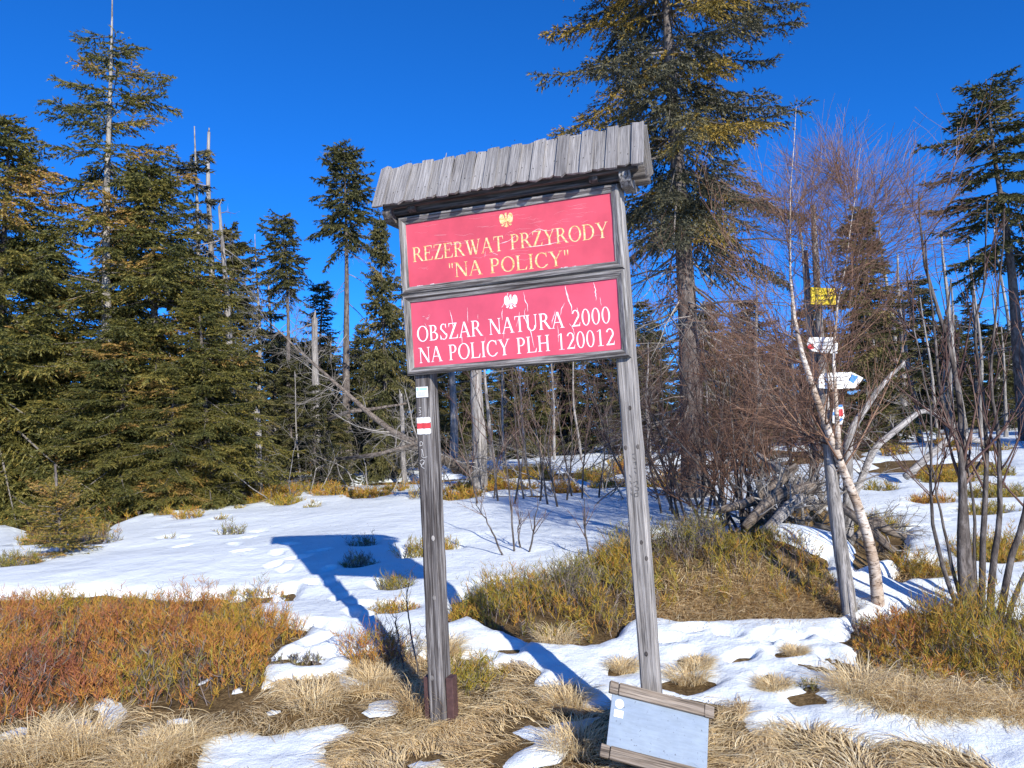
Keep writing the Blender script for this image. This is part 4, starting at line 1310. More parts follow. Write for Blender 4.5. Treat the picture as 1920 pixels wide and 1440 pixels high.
# the wood goes on behind
for i in range(78):
    px = -350 + i * 34 + r_.uniform(-25, 25); D = r_.uniform(30, 44) if i % 2 else r_.uniform(40, 62)
    kd = [k_full, k_slim, k_full2][i % 3]
    plant_tree(kd, px, D, r_.uniform(600, 690) - (px - 960) * .047, LOOK[kd][1], 'far ' + GF + LOOK[kd][2], rz=r_.uniform(0, 6.28), wide=r_.uniform(1.2, 1.9))
for i in range(10):   # beside and behind the viewer's field
    sx_ = -1 if i % 2 else 1
    X = sx_ * r_.uniform(12, 22); Y = r_.uniform(6, 16)
    k_full.place((X, Y, float(terrain(X, Y))), r_.uniform(0, 6), r_.uniform(.8, 1.2), LOOK[k_full][1], 'tree', 'far ' + GF + LOOK[k_full][2])

# ------------------------------------------------------------------ dead standing trunks


def snag_acc(seed, Ht, r0, nb, blen, bend=.012, taper=.35, fine=6, el=(-.3, .5)):
    r_ = np.random.default_rng(seed)
    T, Lb = Acc(), Acc()
    K = 16
    P = wobble_line((0, 0, -.3), (r_.normal(0, .03) * Ht, r_.normal(0, .03) * Ht, Ht), K, bend, r_)
    R = r0 * np.linspace(1, taper, K) * r_.uniform(.93, 1.07, K); R[0] *= 1.35; R[1] *= 1.12
    tubes(T, P, R, 9)
    tip = P[-1]
    tubes(T, np.array([tip, tip + np.array([.35 * r0, 0, r0 * .9])]), np.array([R[-1] * .55, .01]), 6)
    if nb:
        t = r_.uniform(.15, .98, nb); az = r_.uniform(0, 6.28, nb); e = r_.uniform(el[0], el[1], nb); L = blen * r_.uniform(.25, 1.1, nb)
        f = t * (K - 1); ii = np.minimum(f.astype(int), K - 2); ff = (f - ii)[:, None]
        p0 = P[ii] * (1 - ff) + P[ii + 1] * ff
        d = np.stack([np.cos(az) * np.cos(e), np.sin(az) * np.cos(e), np.sin(e)], 1)
        tt = np.linspace(0, 1, 6)[None, :, None]
        Q = p0[:, None] + d[:, None] * L[:, None, None] * tt + np.array([0, 0, -.2]) * L[:, None, None] * tt ** 2 + np.cumsum(r_.normal(0, .025, (nb, 6, 3)), 1) * L[:, None, None]
        RR = np.linspace(1, .2, 6)[None] * (.005 + .012 * L[:, None])
        tubes(Lb, Q, RR, 4, r_.uniform(.4, 1, nb))
        if fine:
            Q2, R2, _ = grow(Q, RR, fine, .25, 1, .8, .25, .35 * blen, .5, 4, .5, r_, -.2, .16, .0025)
            tubes(Lb, Q2, R2, 3, r_.uniform(.3, 1, len(Q2)))
    return T, Lb


def snag_kind(name, mat='snag', **kw):
    T, Lb = snag_acc(**kw)
    parts = [('trunk', T.mesh('trunk', M[mat]))]
    if Lb.n: parts.append(('limb', Lb.mesh('limb', M['deadtwig'])))
    k = Kind(name, parts); k.h = kw['Ht']
    return k


s_fork = snag_kind('dead_tree', seed=41, Ht=6.0, r0=.17, nb=34, blen=1.0, taper=.2)
s_tall = snag_kind('dead_tree', seed=42, Ht=7.0, r0=.12, nb=46, blen=.8, taper=.22)
s_thin = snag_kind('dead_tree', seed=43, Ht=7.0, r0=.085, nb=30, blen=.5, taper=.3, fine=4)
s_stub = snag_kind('dead_tree', seed=44, Ht=3.0, r0=.17, nb=16, blen=.9, taper=.62)
plant_tree(s_fork, 450, 16.2, 400, 'barkless silver snag with broken side limbs beside the broad olive spruce', rz=.5, cat='dead tree', wide=.8)
plant_tree(s_stub, 596, 19, 590, 'broken-topped silver trunk standing between the two bare-trunked spruces', rz=1.2, cat='dead tree', wide=.5)
plant_tree(s_stub, 898, 15.6, 640, 'thick grey trunk seen through the gap below the red panels', rz=.2, cat='dead tree', wide=1.0)
plant_tree(s_stub, 488, 16, 765, 'short grey stump beneath the fallen trunk\'s upturned limbs', rz=2.2, cat='stump', wide=.9)
plant_tree(s_stub, 760, 19, 735, 'short broken grey stub beside the dark weathered post', rz=3.2, cat='stump', wide=.55)
plant_tree(s_tall, 848, 24, 282, 'slender dead trunk whose bare tip shows just above the shingled roof', rz=.9, cat='dead tree', wide=.8)
r_ = np.random.default_rng(55)
GS = 'dead grey trunks at the back of the clearing'
for i, (px, D, top) in enumerate([(358, 19, 262), (705, 22, 700), (945, 19, 640), (985, 18.5, 670), (1040, 23, 620), (925, 25, 600), (1090, 22, 640), (1430, 20, 520), (1560, 19, 420), (1500, 22, 560), (1680, 24, 440), (1705, 27, 470), (1665, 31, 500), (1725, 22, 520), (1760, 26, 560), (1785, 30, 430), (1812, 26, 460), (1800, 36, 520), (1840, 24, 500), (1835, 32, 440), (1868, 28, 540), (1885, 23, 610), (1905, 34, 430), (1745, 36, 520), (1645, 27, 560), (1390, 26, 560), (1330, 22, 600), (1215, 21, 640), (520, 27, 520), (630, 28, 620), (565, 17.5, 700), (1775, 21, 640), (1940, 27, 480)]):
    plant_tree([s_thin, s_tall][i % 2], px, D, top, ['thin bare grey trunk with few stubs among the spruces at the back', 'grey dead trunk bristling with side twigs among the spruces at the back'][i % 2], GS + [', bare', ', bristling'][i % 2], rz=r_.uniform(0, 6.28), cat='dead tree', wide=r_.uniform(.8, 1.25), lean=(r_.normal(0, .02), r_.normal(0, .03)))


def log_obj(name, pts, radii, mat, label, cat='log', seed=0, limbs=0, limb_len=.5, sides=9, fine=5, up=.0, parent=None):
    r_ = np.random.default_rng(seed)
    base = np.array(pts[0]); n = 14
    t = np.linspace(0, 1, len(pts)); tt = np.linspace(0, 1, n)
    P = np.stack([np.interp(tt, t, np.array(pts)[:, c]) for c in range(3)], 1) - base
    P += np.cumsum(r_.normal(0, .008, P.shape), 0) * np.linspace(0, 1, n)[:, None]
    R = np.interp(tt, t, radii) * r_.uniform(.93, 1.07, n)
    # build along local z so that the grain follows the trunk
    ax = norm(P[-1] - P[0]); q = Vector(ax).to_track_quat('Z', 'Y').to_matrix(); Q = np.array(q)
    a = Acc(); tubes(a, P @ Q, R, sides)
    e = empty(name, base, label, cat) if parent is None else parent
    o = a.build('trunk', M[mat], e); o.rotation_mode = 'QUATERNION'; o.rotation_quaternion = q.to_quaternion()
    if limbs:
        b2 = Acc()
        Lq, Lr, _ = grow(P[None], R[None], limbs, .12, 1, 1.0, .35, limb_len, .2, 6, .24, r_, up, .12, .005)
        tubes(b2, Lq, Lr, 4, r_.uniform(.4, 1, len(Lq)))
        if fine:
            L2, R2, _ = grow(Lq, Lr, fine, .2, 1, .8, .3, limb_len * .5, .4, 4, .5, r_, up, .15, .003)
            tubes(b2, L2, R2, 3, r_.uniform(.3, 1, len(L2)))
            L3, R3, _ = grow(L2, R2, 3, .2, 1, .7, .3, limb_len * .28, .4, 3, .6, r_, up, .15, .002)
            tubes(b2, L3, R3, 3, r_.uniform(.3, 1, len(L3)))
        b2.build('limb', M['deadtwig'], e)
    return e


# fallen tree whose top lies to the left, behind the left post
pA = gp(915, 915) + np.array([0, 0, .12]); pB = at(800, 845, 13.4); pC = at(720, 800, 14.0); pD = at(560, 660, 15.0); pE = at(490, 590, 15.3)
log_obj('fallen_tree', [pA, pB, pC, pD, pE], [.11, .085, .055, .022, .008], 'log', 'fallen brown trunk slanting down to the snow with tangled grey limbs', 'log', 3, 38, 1.0, fine=9, up=.05)
pA = gp(520, 830) + np.array([0, 0, .35]); pB = at(760, 755, 14.2)
log_obj('dead_branch', [pA, at(640, 775, 14.3), pB], [.045, .04, .02], 'log', 'long thin fallen pole lying across the spruces left of the dark post', 'branch', 4, 8, .6)
pA = gp(560, 870) + np.array([0, 0, .1]); pB = at(810, 820, 13.0)
log_obj('dead_branch', [pA, at(690, 855, 13.2), pB], [.03, .04, .02], 'log', 'thin fallen pole resting low over the snow below the fallen trunk', 'branch', 5, 6, .5)

# broken trunk with upswept limbs right of the trail signs
g0 = gcol(1588, 8.8)
log_obj('dead_tree', [g0 - [0, 0, .2], at(1590, 815, 8.8), at(1640, 740, 8.9), at(1692, 678, 9.0)], [.065, .05, .032, .014], 'snag', 'bleached dead limb rising at a slant to the right of the trail signs', 'dead tree', 8, 9, .5)
log_obj('dead_tree', [gcol(1596, 9.6) + [0, 0, .25], at(1640, 838, 9.8), at(1690, 800, 10.0), at(1735, 768, 10.4), at(1790, 800, 11)], [.04, .045, .04, .032, .015], 'snag', 'bleached fallen trunk arching over the snow behind the trail signs', 'log', 9, 16, .6)
log_obj('log', [gcol(1700, 12.4) + [0, 0, .2], at(1790, 812, 12.6), at(1850, 830, 13)], [.06, .055, .035], 'snag', 'grey log lying across the snow behind the many-stemmed rowan', 'log', 10, 8, .6)

# log heap on the mound
heap = [([(1428, 1012, 7.35), (1470, 962, 7.7), (1500, 935, 8.0)], [.075, .085, .08], 'thick sawn-off log end pointing out of the heap toward the bilberries'),
        ([(1395, 990, 7.7), (1450, 930, 7.9), (1525, 915, 8.1)], [.06, .10, .085], 'splintered log lying on top of the heap beside the trail-sign snag'),
        ([(1340, 960, 8.2), (1420, 935, 8.3), (1490, 880, 8.6)], [.05, .08, .07], 'grey log at the back of the heap'),
        ([(1420, 850, 8.7), (1470, 890, 8.5), (1530, 960, 8.2)], [.03, .07, .09], 'steeply leaning root end in the log heap'),
        ([(1600, 1010, 7.6), (1640, 975, 7.8), (1700, 1010, 7.9)], [.04, .08, .05], 'low root arching out right of the birch foot'),
        ([(1560, 940, 7.9), (1630, 985, 7.7), (1690, 1040, 7.5)], [.06, .07, .05], 'short splintered root behind the birch foot')]
for k, (pt, rr, lb) in enumerate(heap):
    pts = []
    for x, y, D in pt:
        p = at(x, y, D); g = float(terrain(p[0], p[1])); p = np.array(p); p[2] = max(p[2], g + .02); pts.append(p)
    log_obj('log', pts, [q * .72 for q in rr], 'log' if k % 3 else 'snag', lb, 'log', 60 + k, 12, .38, fine=5)
# root plate: dark earth lump under the heap
r_ = np.random.default_rng(91)
c0 = gcol(1490, 8.3)
a = Acc(); nu, nv = 34, 16
th = np.linspace(0, 2 * np.pi, nu, False); ph = np.linspace(0, np.pi / 2, nv)
TH, PH = np.meshgrid(th, ph, indexing='ij')
rr = 1 + .28 * fbm(np.cos(TH) * 2.2 + 9, np.sin(TH) * 2.2 + PH * 2.4, 71, 4)
V = np.stack([.62 * rr * np.cos(TH) * np.cos(PH), .34 * rr * np.sin(TH) * np.cos(PH), .50 * rr * np.sin(PH) - .1], -1)
idx = np.arange(nu * nv).reshape(nu, nv); i1 = np.roll(idx, -1, 0)
F = np.concatenate([np.stack([idx[:, :-1], i1[:, :-1], i1[:, 1:]], -1).reshape(-1, 3), np.stack([idx[:, :-1], i1[:, 1:], idx[:, 1:]], -1).reshape(-1, 3)])
a.add(V.reshape(-1, 3), F)
up = empty('uprooted_stump', c0, 'dark upturned root plate with crooked roots in the log heap', 'stump')
a.build('root_plate', M['earth'], up)
b2 = Acc()
ax0 = np.stack([np.array([[0, 0, .15], [r_.uniform(-.1, .1), -.1, .3]]) for _ in range(26)])
Q, RR, _ = grow(ax0, np.full((26, 2), .045), 2, .0, 1, 1.2, .5, .75, .1, 7, .7, r_, .1, .28, .006)
tubes(b2, Q, RR, 6, r_.uniform(.3, 1, len(Q)))
Q2, R2, _ = grow(Q, RR, 5, .3, 1, .8, .3, .3, .2, 5, .5, r_, 0, .25, .003)
tubes(b2, Q2, R2, 3, r_.uniform(.2, .9, len(Q2)))
b2.build('root', M['deadtwig'], up)

# ------------------------------------------------------------------ snag with trail signs
sp_base = gp(1594, 1160)
sp = empty('trail_signpost', sp_base, 'leaning barkless pole carrying yellow and white trail signs beside the birch', 'signpost')
D0 = sp_base[1]
pole = [sp_base + [0, 0, -.2], at(1590, 1120, D0), at(1572, 1000, D0 + .05), at(1557, 880, D0 + .1), at(1546, 760, D0 + .15), at(1538, 640, D0 + .2), at(1530, 500, D0 + .25), at(1524, 385, D0 + .3)]
tz = np.linspace(0, 1, len(pole)); t2 = np.linspace(0, 1, 26)
PP = np.stack([np.interp(t2, tz, np.array(pole)[:, c]) for c in range(3)], 1) - sp_base
r_ = np.random.default_rng(12)
RR = np.interp(t2, [0, .1, .35, .45, .7, 1], [.072, .062, .054, .045, .034, .020]) * r_.uniform(.95, 1.05, 26)
a = Acc(); tubes(a, PP, RR, 12); a.build('pole', M['snag'], sp)
a = Acc(); tubes(a, np.array([at(1549, 800, D0 + .3), at(1528, 690, D0 + .3), at(1516, 560, D0 + .35), at(1510, 470, D0 + .4)]) - sp_base, np.array([.03, .03, .028, .018]), 8); a.build('side_pole', M['snag'], sp)
a = Acc(); tubes(a, np.array([gp(1604, 1185) + [0, 0, -.05], at(1596, 1130, D0 - .12), at(1590, 1090, D0 - .1)]) - sp_base, np.array([.022, .02, .006]), 7); a.build('splinter', M['snag'], sp)


def sign_board(outline, D, mat, th, yaw, name):
    """outline in pixels -> board facing the viewer's side, turned by yaw"""
    P = np.array([at(x, y, D) for x, y in outline]); c = P.mean(0)
    L2 = [((p - c)[0], (p - c)[2]) for p in P]
    n = len(L2); k = 1 / math.cos(yaw)
    V = [(x * k, -th / 2, z) for x, z in L2] + [(x * k, th / 2, z) for x, z in L2]
    F = [(0, i, i + 1) for i in range(1, n - 1)] + [(n, n + i + 1, n + i) for i in range(1, n - 1)]
    for i in range(n):
        j = (i + 1) % n; F += [(i, i + n, j + n), (i, j + n, j)]
    a = Acc(); a.add(V, F)
    o = a.build(name, M[mat], sp, smooth=False); o.location = c - sp_base; o.rotation_euler = (0, 0, yaw)
    return o, c, k


DS = D0 + .05
o, c, k = sign_board([(1519, 571), (1519, 539), (1568, 541), (1567, 571)], DS + .06, 'yellow', .012, rad(6), 'sign_board')
o['label'] = 'yellow rectangular trail sign'
a = Acc()
for row, z0 in enumerate((.032, -.006, -.044)):
    for q in range(5 if row == 0 else 6):
        x = -.075 + q * (.036 if row == 0 else .027)
        if row == 0:
            g, _ = glyph('POTOK'[q] if q in (0, 1, 3) else 'I')
            if q in (2, 4): continue
            add_flat(a, g, lambda p, w_, x=x, z0=z0: (x + p * .026, z0 + w_ * .028), -.0072)
        else:
            stroke_line(a, [(x, z0), (x + .006, z0 + .018), (x + .014, z0 + .004), (x + .018, z0 + .02)], .004, -.0072)
a.build('lettering', M['ink'], o, smooth=False)
o, c, k = sign_board([(1524, 658), (1514, 645), (1519, 632), (1560, 633), (1569, 645), (1568, 663), (1545, 662)], DS + .08, 'white_board', .012, rad(-8), 'sign_board')
o['label'] = 'small white trail sign with a red tip'
a = Acc(); add_flat(a, [[(-.125, -.005), (-.10, -.025), (-.075, -.02), (-.075, .02), (-.11, .02)]], lambda p, q: (p, q), -.0072); a.build('painted_tip', M['red_paint'], o, smooth=False)
a = Acc()
for z0 in (.03, .0, -.03): stroke_line(a, [(-.05, z0), (.09, z0 - .004)], .005, -.0072)
a.build('lettering', M['ink'], o, smooth=False)
o, c, k = sign_board([(1532, 728), (1532, 703), (1545, 700), (1598, 697), (1622, 708), (1606, 727), (1560, 730)], DS + .02, 'white_board', .014, rad(10), 'sign_board')
o['label'] = 'white arrow trail sign with a blue tip'
a = Acc(); add_flat(a, [[(.105, .0), (.155, -.035), (.215, .03), (.15, .052)]], lambda p, q: (p * .86, q * .86), -.0082); a.build('painted_tip', M['blue_paint'], o, smooth=False)
a = Acc()
for z0 in (.025, -.005, -.035): stroke_line(a, [(-.13, z0), (.06 + z0, z0 + .002)], .005, -.0082)
a.build('lettering', M['ink'], o, smooth=False)
o, c, k = sign_board([(1561, 793), (1561, 768), (1564, 760), (1580, 762), (1583, 780), (1578, 796)], DS + .0, 'white_board', .008, rad(0), 'sign_board')
o['label'] = 'small shield-shaped plate in white, red and blue'
a = Acc(); add_flat(a, [_rect(-.04, .055, .04, .075), [(-.03, -.075), (.035, -.05), (.03, -.03), (-.02, -.055)], _rect(-.045, -.01, -.025, .02)], lambda p, q: (p, q), -.0052); a.build('blue_print', M['blue_paint'], o, smooth=False)
a = Acc(); add_flat(a, [_rect(-.008, -.02, .04, .04)], lambda p, q: (p, q), -.0052); a.build('red_print', M['red_paint'], o, smooth=False)

# ------------------------------------------------------------------ birch


def bare_tree(name, loc, stems, radii, label, cat, seed, mats, lv, group=None):
    """stems: list of world polylines; lv: list of dict(n,t0,t1,ang,sd,ln,tap,K,rr,up,kink,rmin)"""
    r_ = np.random.default_rng(seed)
    e = empty(name, loc, label, cat, group)
    tw = Acc(); Ps, Rs = [], []
    for k, (pl, rd) in enumerate(zip(stems, radii)):
        pl = np.array(pl, float) - np.array(loc); n = 16
        t = np.linspace(0, 1, len(pl)); tt = np.linspace(0, 1, n)
        P = np.stack([np.interp(tt, t, pl[:, c]) for c in range(3)], 1)
        P[1:-1] = P[1:-1] * .5 + (P[:-2] + P[2:]) * .25
        P += np.cumsum(r_.normal(0, .010, P.shape), 0) * np.linspace(0, 1, n)[:, None] ** .5
        R = np.interp(tt, np.linspace(0, 1, len(rd)), rd)
        a = Acc(); tubes(a, P, R, 9); a.build('stem', M[mats[0]], e)
        Ps.append(P); Rs.append(R)
    P, R = np.array(Ps), np.array(Rs)
    for d in lv:
        P, R, _ = grow(P, R, d['n'], d['t0'], d['t1'], d['ang'], d.get('sd', .2), d['ln'], d.get('tap', .4), d['K'], d['rr'], r_, d.get('up', .2), d.get('kink', .1), d.get('rmin', .0015))
        tubes(tw, P, R, d.get('S', 3), np.clip(r_.normal(d.get('tint', .4), .2, len(P)), 0, 1))
    tw.build('twig', M[mats[1]], e)
    return e


bb = gp(1648, 1150); DB = bb[1]
st1 = [bb + [0, 0, -.15], at(1645, 1100, DB), at(1640, 1040, DB), at(1618, 960, DB), at(1590, 890, DB - .05), at(1572, 840, DB - .1), at(1545, 760, DB - .15), at(1516, 680, DB - .15), at(1500, 600, DB - .15), at(1491, 500, DB - .1), at(1493, 400, DB), at(1500, 300, DB + .1), at(1508, 200, DB + .15)]
st2 = [at(1572, 840, DB - .1), at(1568, 760, DB - .12), at(1562, 680, DB - .12), at(1566, 580, DB - .1), at(1585, 480, DB), at(1600, 380, DB + .1), at(1612, 270, DB + .2)]
bare_tree('birch_tree', bb, [st1, st2], [[.052, .05, .043, .038, .034, .030, .026, .021, .015, .009, .005, .0035, .002], [.024, .017, .012, .008, .005, .0035, .002]],
          'crooked birch with peeling white bark and a haze of red-brown twigs', 'tree', 31, ('birch_bark', 'twig_red'),
          [dict(n=34, t0=.33, t1=.86, ang=.95, sd=.25, ln=1.5, tap=.80, K=8, rr=.28, up=.65, kink=.06, rmin=.004, S=4, tint=.45),
           dict(n=13, t0=.12, t1=1, ang=.55, sd=.2, ln=.70, tap=.5, K=6, rr=.55, up=.1, kink=.08, rmin=.0022, tint=.4),
           dict(n=5, t0=.15, t1=1, ang=.5, sd=.2, ln=.34, tap=.4, K=4, rr=.6, up=.0, kink=.08, rmin=.0016, tint=.55)])
# bare shrubs between the big spruce and the birch
for k, (px, D, lean_, ht, n, lab) in enumerate([(1300, 10.2, -.2, 2.3, 6, 'grey-brown bare thicket at the foot of the huge old spruce'), (1385, 9.6, -.1, 2.6, 6, 'red-brown bare thicket left of the log heap'), (1450, 9.8, -.25, 3.2, 6, 'tall reddish bare shrub leaning over the log heap'), (1345, 11.4, .1, 2.4, 6, 'dense bare thicket behind the foot of the huge old spruce'), (1560, 9.0, .0, 2.2, 4, 'bare shrub standing behind the trail-sign pole'), (1415, 8.9, -.1, 2.2, 6, 'brown bare thicket growing out of the log heap'), (1500, 9.9, -.1, 2.8, 6, 'brown bare shrub between the log heap and the trail-sign pole'), (1260, 10.8, .0, 2.0, 5, 'low bare thicket just behind the pale post')]):
    b_ = gcol(px, D); rr_ = np.random.default_rng(500 + k)
    stems, rds = [], []
    for j in range(n):
        dx, dy = rr_.normal(0, .28), rr_.normal(0, .2); h = ht * rr_.uniform(.6, 1.1)
        tx, ty = dx + rr_.normal(lean_, .45) * h * .5, dy + rr_.normal(0, .3) * h * .4
        stems.append([b_ + [dx * .4, dy * .4, -.1], b_ + [dx + (tx - dx) * .3, dy + (ty - dy) * .3, h * .45], b_ + [tx, ty, h]]); rds.append([.022 * ht / 2.5, .014, .004])
    bare_tree('bare_shrub', b_, stems, rds, lab, 'shrub', 600 + k, ('rowan_bark', 'twig_red' if k in (1, 2, 5, 6) else 'twig'),
              [dict(n=9, t0=.2, t1=1, ang=.7, sd=.25, ln=.95, tap=.4, K=7, rr=.5, up=.15, kink=.11, rmin=.003, S=4), dict(n=7, t0=.15, t1=1, ang=.6, sd=.2, ln=.5, tap=.4, K=5, rr=.6, up=.05, kink=.1, rmin=.002), dict(n=4, t0=.2, t1=1, ang=.55, sd=.2, ln=.24, K=3, rr=.6, up=0, rmin=.0014)])
for k, (px, D) in enumerate([(820, 14.2), (1120, 13.6), (1195, 12.6), (560, 15.6), (880, 16.5), (1030, 15.4), (700, 15.8)]):
    b_ = gcol(px, D); rr_ = np.random.default_rng(520 + k)
    stems = [[b_ + [dx, dy, -.05], b_ + [dx * 2, dy * 2, rr_.uniform(.3, .7)], b_ + [dx * 4 + rr_.normal(0, .3), dy * 3, rr_.uniform(.6, 1.5)]] for dx, dy in rr_.normal(0, .25, (4, 2))]
    bare_tree('dead_brush', b_, stems, [[.014, .009, .003]] * 4, 'low grey tangle of dead twigs on the snow in front of the wood', 'brushwood', 650 + k, ('snag', 'deadtwig'), [dict(n=8, t0=.1, t1=1, ang=.9, sd=.35, ln=.8, K=6, rr=.5, up=-.1, kink=.16, rmin=.003, tint=.6), dict(n=6, t0=.2, t1=1, ang=.7, sd=.3, ln=.4, K=4, rr=.6, up=-.1, kink=.16, rmin=.002, tint=.6)], 'dead brushwood before the wood')
# many-stemmed rowan on the right
rb = gp(1832, 1172); DR = rb[1]
stems, rds = [], []
for pl, w_ in (([(1812, 1160), (1800, 1050), (1800, 930), (1795, 860), (1770, 800), (1745, 740), (1725, 600), (1712, 440)], 1.0), ([(1830, 1165), (1815, 1060), (1806, 930), (1815, 800), (1800, 680), (1760, 560), (1740, 460), (1735, 362)], 1.15),
               ([(1835, 1165), (1842, 1040), (1850, 900), (1848, 760), (1830, 640), (1850, 520), (1862, 370)], .7), ([(1850, 1168), (1862, 1060), (1880, 960), (1880, 820), (1855, 700), (1868, 560), (1880, 400)], .75), ([(1862, 1165), (1890, 1060), (1918, 960), (1935, 850), (1925, 720), (1910, 600), (1925, 450)], .75),
               ([(1820, 1160), (1770, 1080), (1745, 980), (1740, 880), (1732, 760), (1700, 640), (1685, 500)], .5), ([(1818, 1160), (1785, 1060), (1755, 940), (1735, 820), (1700, 720)], .45), ([(1868, 1168), (1910, 1100), (1945, 1040), (1960, 940), (1950, 800)], .6), ([(1840, 1165), (1825, 1080), (1830, 980), (1822, 880), (1790, 760), (1775, 640), (1790, 520)], .45)):
    dd = np.random.default_rng(int(pl[3][0])).normal(0, .18)
    stems.append([rb * [1, 1, 0] + [0, 0, -.15] + np.array([(pl[0][0] - 1832) * DR / FPX, 0, rb[2]])] + [at(x, y, DR + dd * q / len(pl)) for q, (x, y) in enumerate(pl[1:], 1)])
    rds.append([.040 * w_, .032 * w_, .023 * w_, .015 * w_, .010 * w_, .005])
bare_tree('rowan_tree', rb, stems, rds, 'many-stemmed bare rowan with dark upright stems behind the right bilberry patch', 'tree', 33, ('rowan_bark', 'twig'),
          [dict(n=8, t0=.3, t1=.97, ang=.5, sd=.15, ln=.75, tap=.4, K=7, rr=.5, up=.45, kink=.06, rmin=.005, S=5, tint=.3), dict(n=3, t0=.3, t1=1, ang=.5, sd=.15, ln=.32, tap=.3, K=5, rr=.7, up=.4, kink=.06, rmin=.004, S=4, tint=.3)])
# young bare saplings behind the bilberry mound, between the posts
r_ = np.random.default_rng(17)
sl = []
for i, (px, D, top, ln) in enumerate([(965, 8.6, 770, -10), (955, 8.5, 930, -40), (985, 8.6, 935, 30), (1105, 8.2, 930, 0), (975, 8.8, 960, 0), (935, 12.6, 700, -30), (960, 12.2, 720, 20), (985, 12.8, 690, -15), (1010, 12.4, 730, 30), (1030, 12.0, 700, -20), (1060, 12.5, 720, 25), (1090, 12.8, 740, 30), (900, 12.4, 740, -30), (1120, 13, 760, 10), (1048, 11.8, 750, 0), (925, 13, 760, 15), (1000, 13.5, 680, -25), (1075, 13.2, 690, -30)]):
    b_ = gcol(px, D); h = height_to(b_, top)
    tp = b_ + [ln * D / FPX * 1.2, r_.normal(0, .15), h]
    md = (b_ + tp) / 2 + [r_.normal(0, .04) * h, 0, 0]
    near = D < 9
    bare_tree('bare_sapling', b_, [[b_ + [0, 0, -.1], md, tp]], [[.012 if near else .018, .009 if near else .012, .003]],
              ['slim brown sapling standing alone in the snow behind the bilberry mound', 'slim brown sapling in the row seen under the red panels'][0 if near else 1], 'sapling', 700 + i, ('rowan_bark', 'twig'),
              [dict(n=6 if near else 11, t0=.3, t1=.98, ang=.55, sd=.15, ln=.35 if near else .75, tap=.4, K=6, rr=.6, up=.3, kink=.07, rmin=.003, S=4, tint=.6), dict(n=3 if near else 5, t0=.3, t1=1, ang=.5, sd=.15, ln=.16 if near else .34, K=4, rr=.6, up=.2, kink=.07, rmin=.002, tint=.6)], 'bare saplings between the posts')

# ------------------------------------------------------------------ bilberry and grass


def inside(poly, X, Y): return sdf(poly, X, Y) < 0


def bilberry(acc, X, Y, H, tint, r_, base=None, twigs=13, wscale=1.0):
    """upright wiry stems, each ending in a broom of short twigs"""
    n = len(X)
    Z = terrain(X, Y)
    p0 = np.stack([X, Y, Z - .01], 1) - (base if base is not None else 0)
    ld = norm(np.stack([r_.normal(0, .38, n), r_.normal(0, .38, n), np.ones(n)], 1))
    tip = p0 + ld * (H * .86)[:, None]
    grey = r_.random(n) < .33
    P = np.stack([p0, (p0 + tip) / 2 + r_.normal(0, .008, (n, 3)), tip], 1)
    ribbons(acc, P, np.stack([np.full(n, .0052), np.full(n, .0042), np.zeros(n)], 1) * wscale, norm(np.cross(ld, r_.normal(0, 1, (n, 3)))), np.where(grey, r_.uniform(.0, .16, n), np.clip(tint * .9, 0, 1)))
    for k in range(twigs):
        t = np.clip(1 - .68 * r_.uniform(0, 1, n) ** 1.3, 0, 1)[:, None]
        s = p0 * (1 - t) + tip * t
        d1 = norm(ld * .8 + r_.normal(0, .75, (n, 3)) * [1, 1, .35] + [0, 0, .15])
        d2 = norm(d1 * .65 + np.array([0, 0, .6]) + r_.normal(0, .25, (n, 3)))
        L = np.minimum(r_.uniform(.035, .095, n), H * .5) * (1 + .25 * (wscale - 1))
        m = s + d1 * (L * .5)[:, None]; e = m + d2 * (L * .5)[:, None]
        W = np.stack([np.full(n, .0032), np.full(n, .0036), np.zeros(n)], 1) * wscale * r_.uniform(.7, 1.3, (n, 1))
        side = norm(np.cross(d1, norm(r_.normal(0, 1, (n, 3)) * [1, 1, .3])))
        ribbons(acc, np.stack([s, m, e], 1), W, side, np.clip(tint + r_.normal(0, .13, n), 0, 1))


def scatter(poly, dens, r_, grow_=0):
    lo, hi = poly.min(0) - grow_, poly.max(0) + grow_
    n = int((hi - lo).prod() * dens)
    X = r_.uniform(lo[0], hi[0], n); Y = r_.uniform(lo[1], hi[1], n)
    s = sdf(poly, X, Y)
    k = s < grow_
    return X[k], Y[k], s[k]


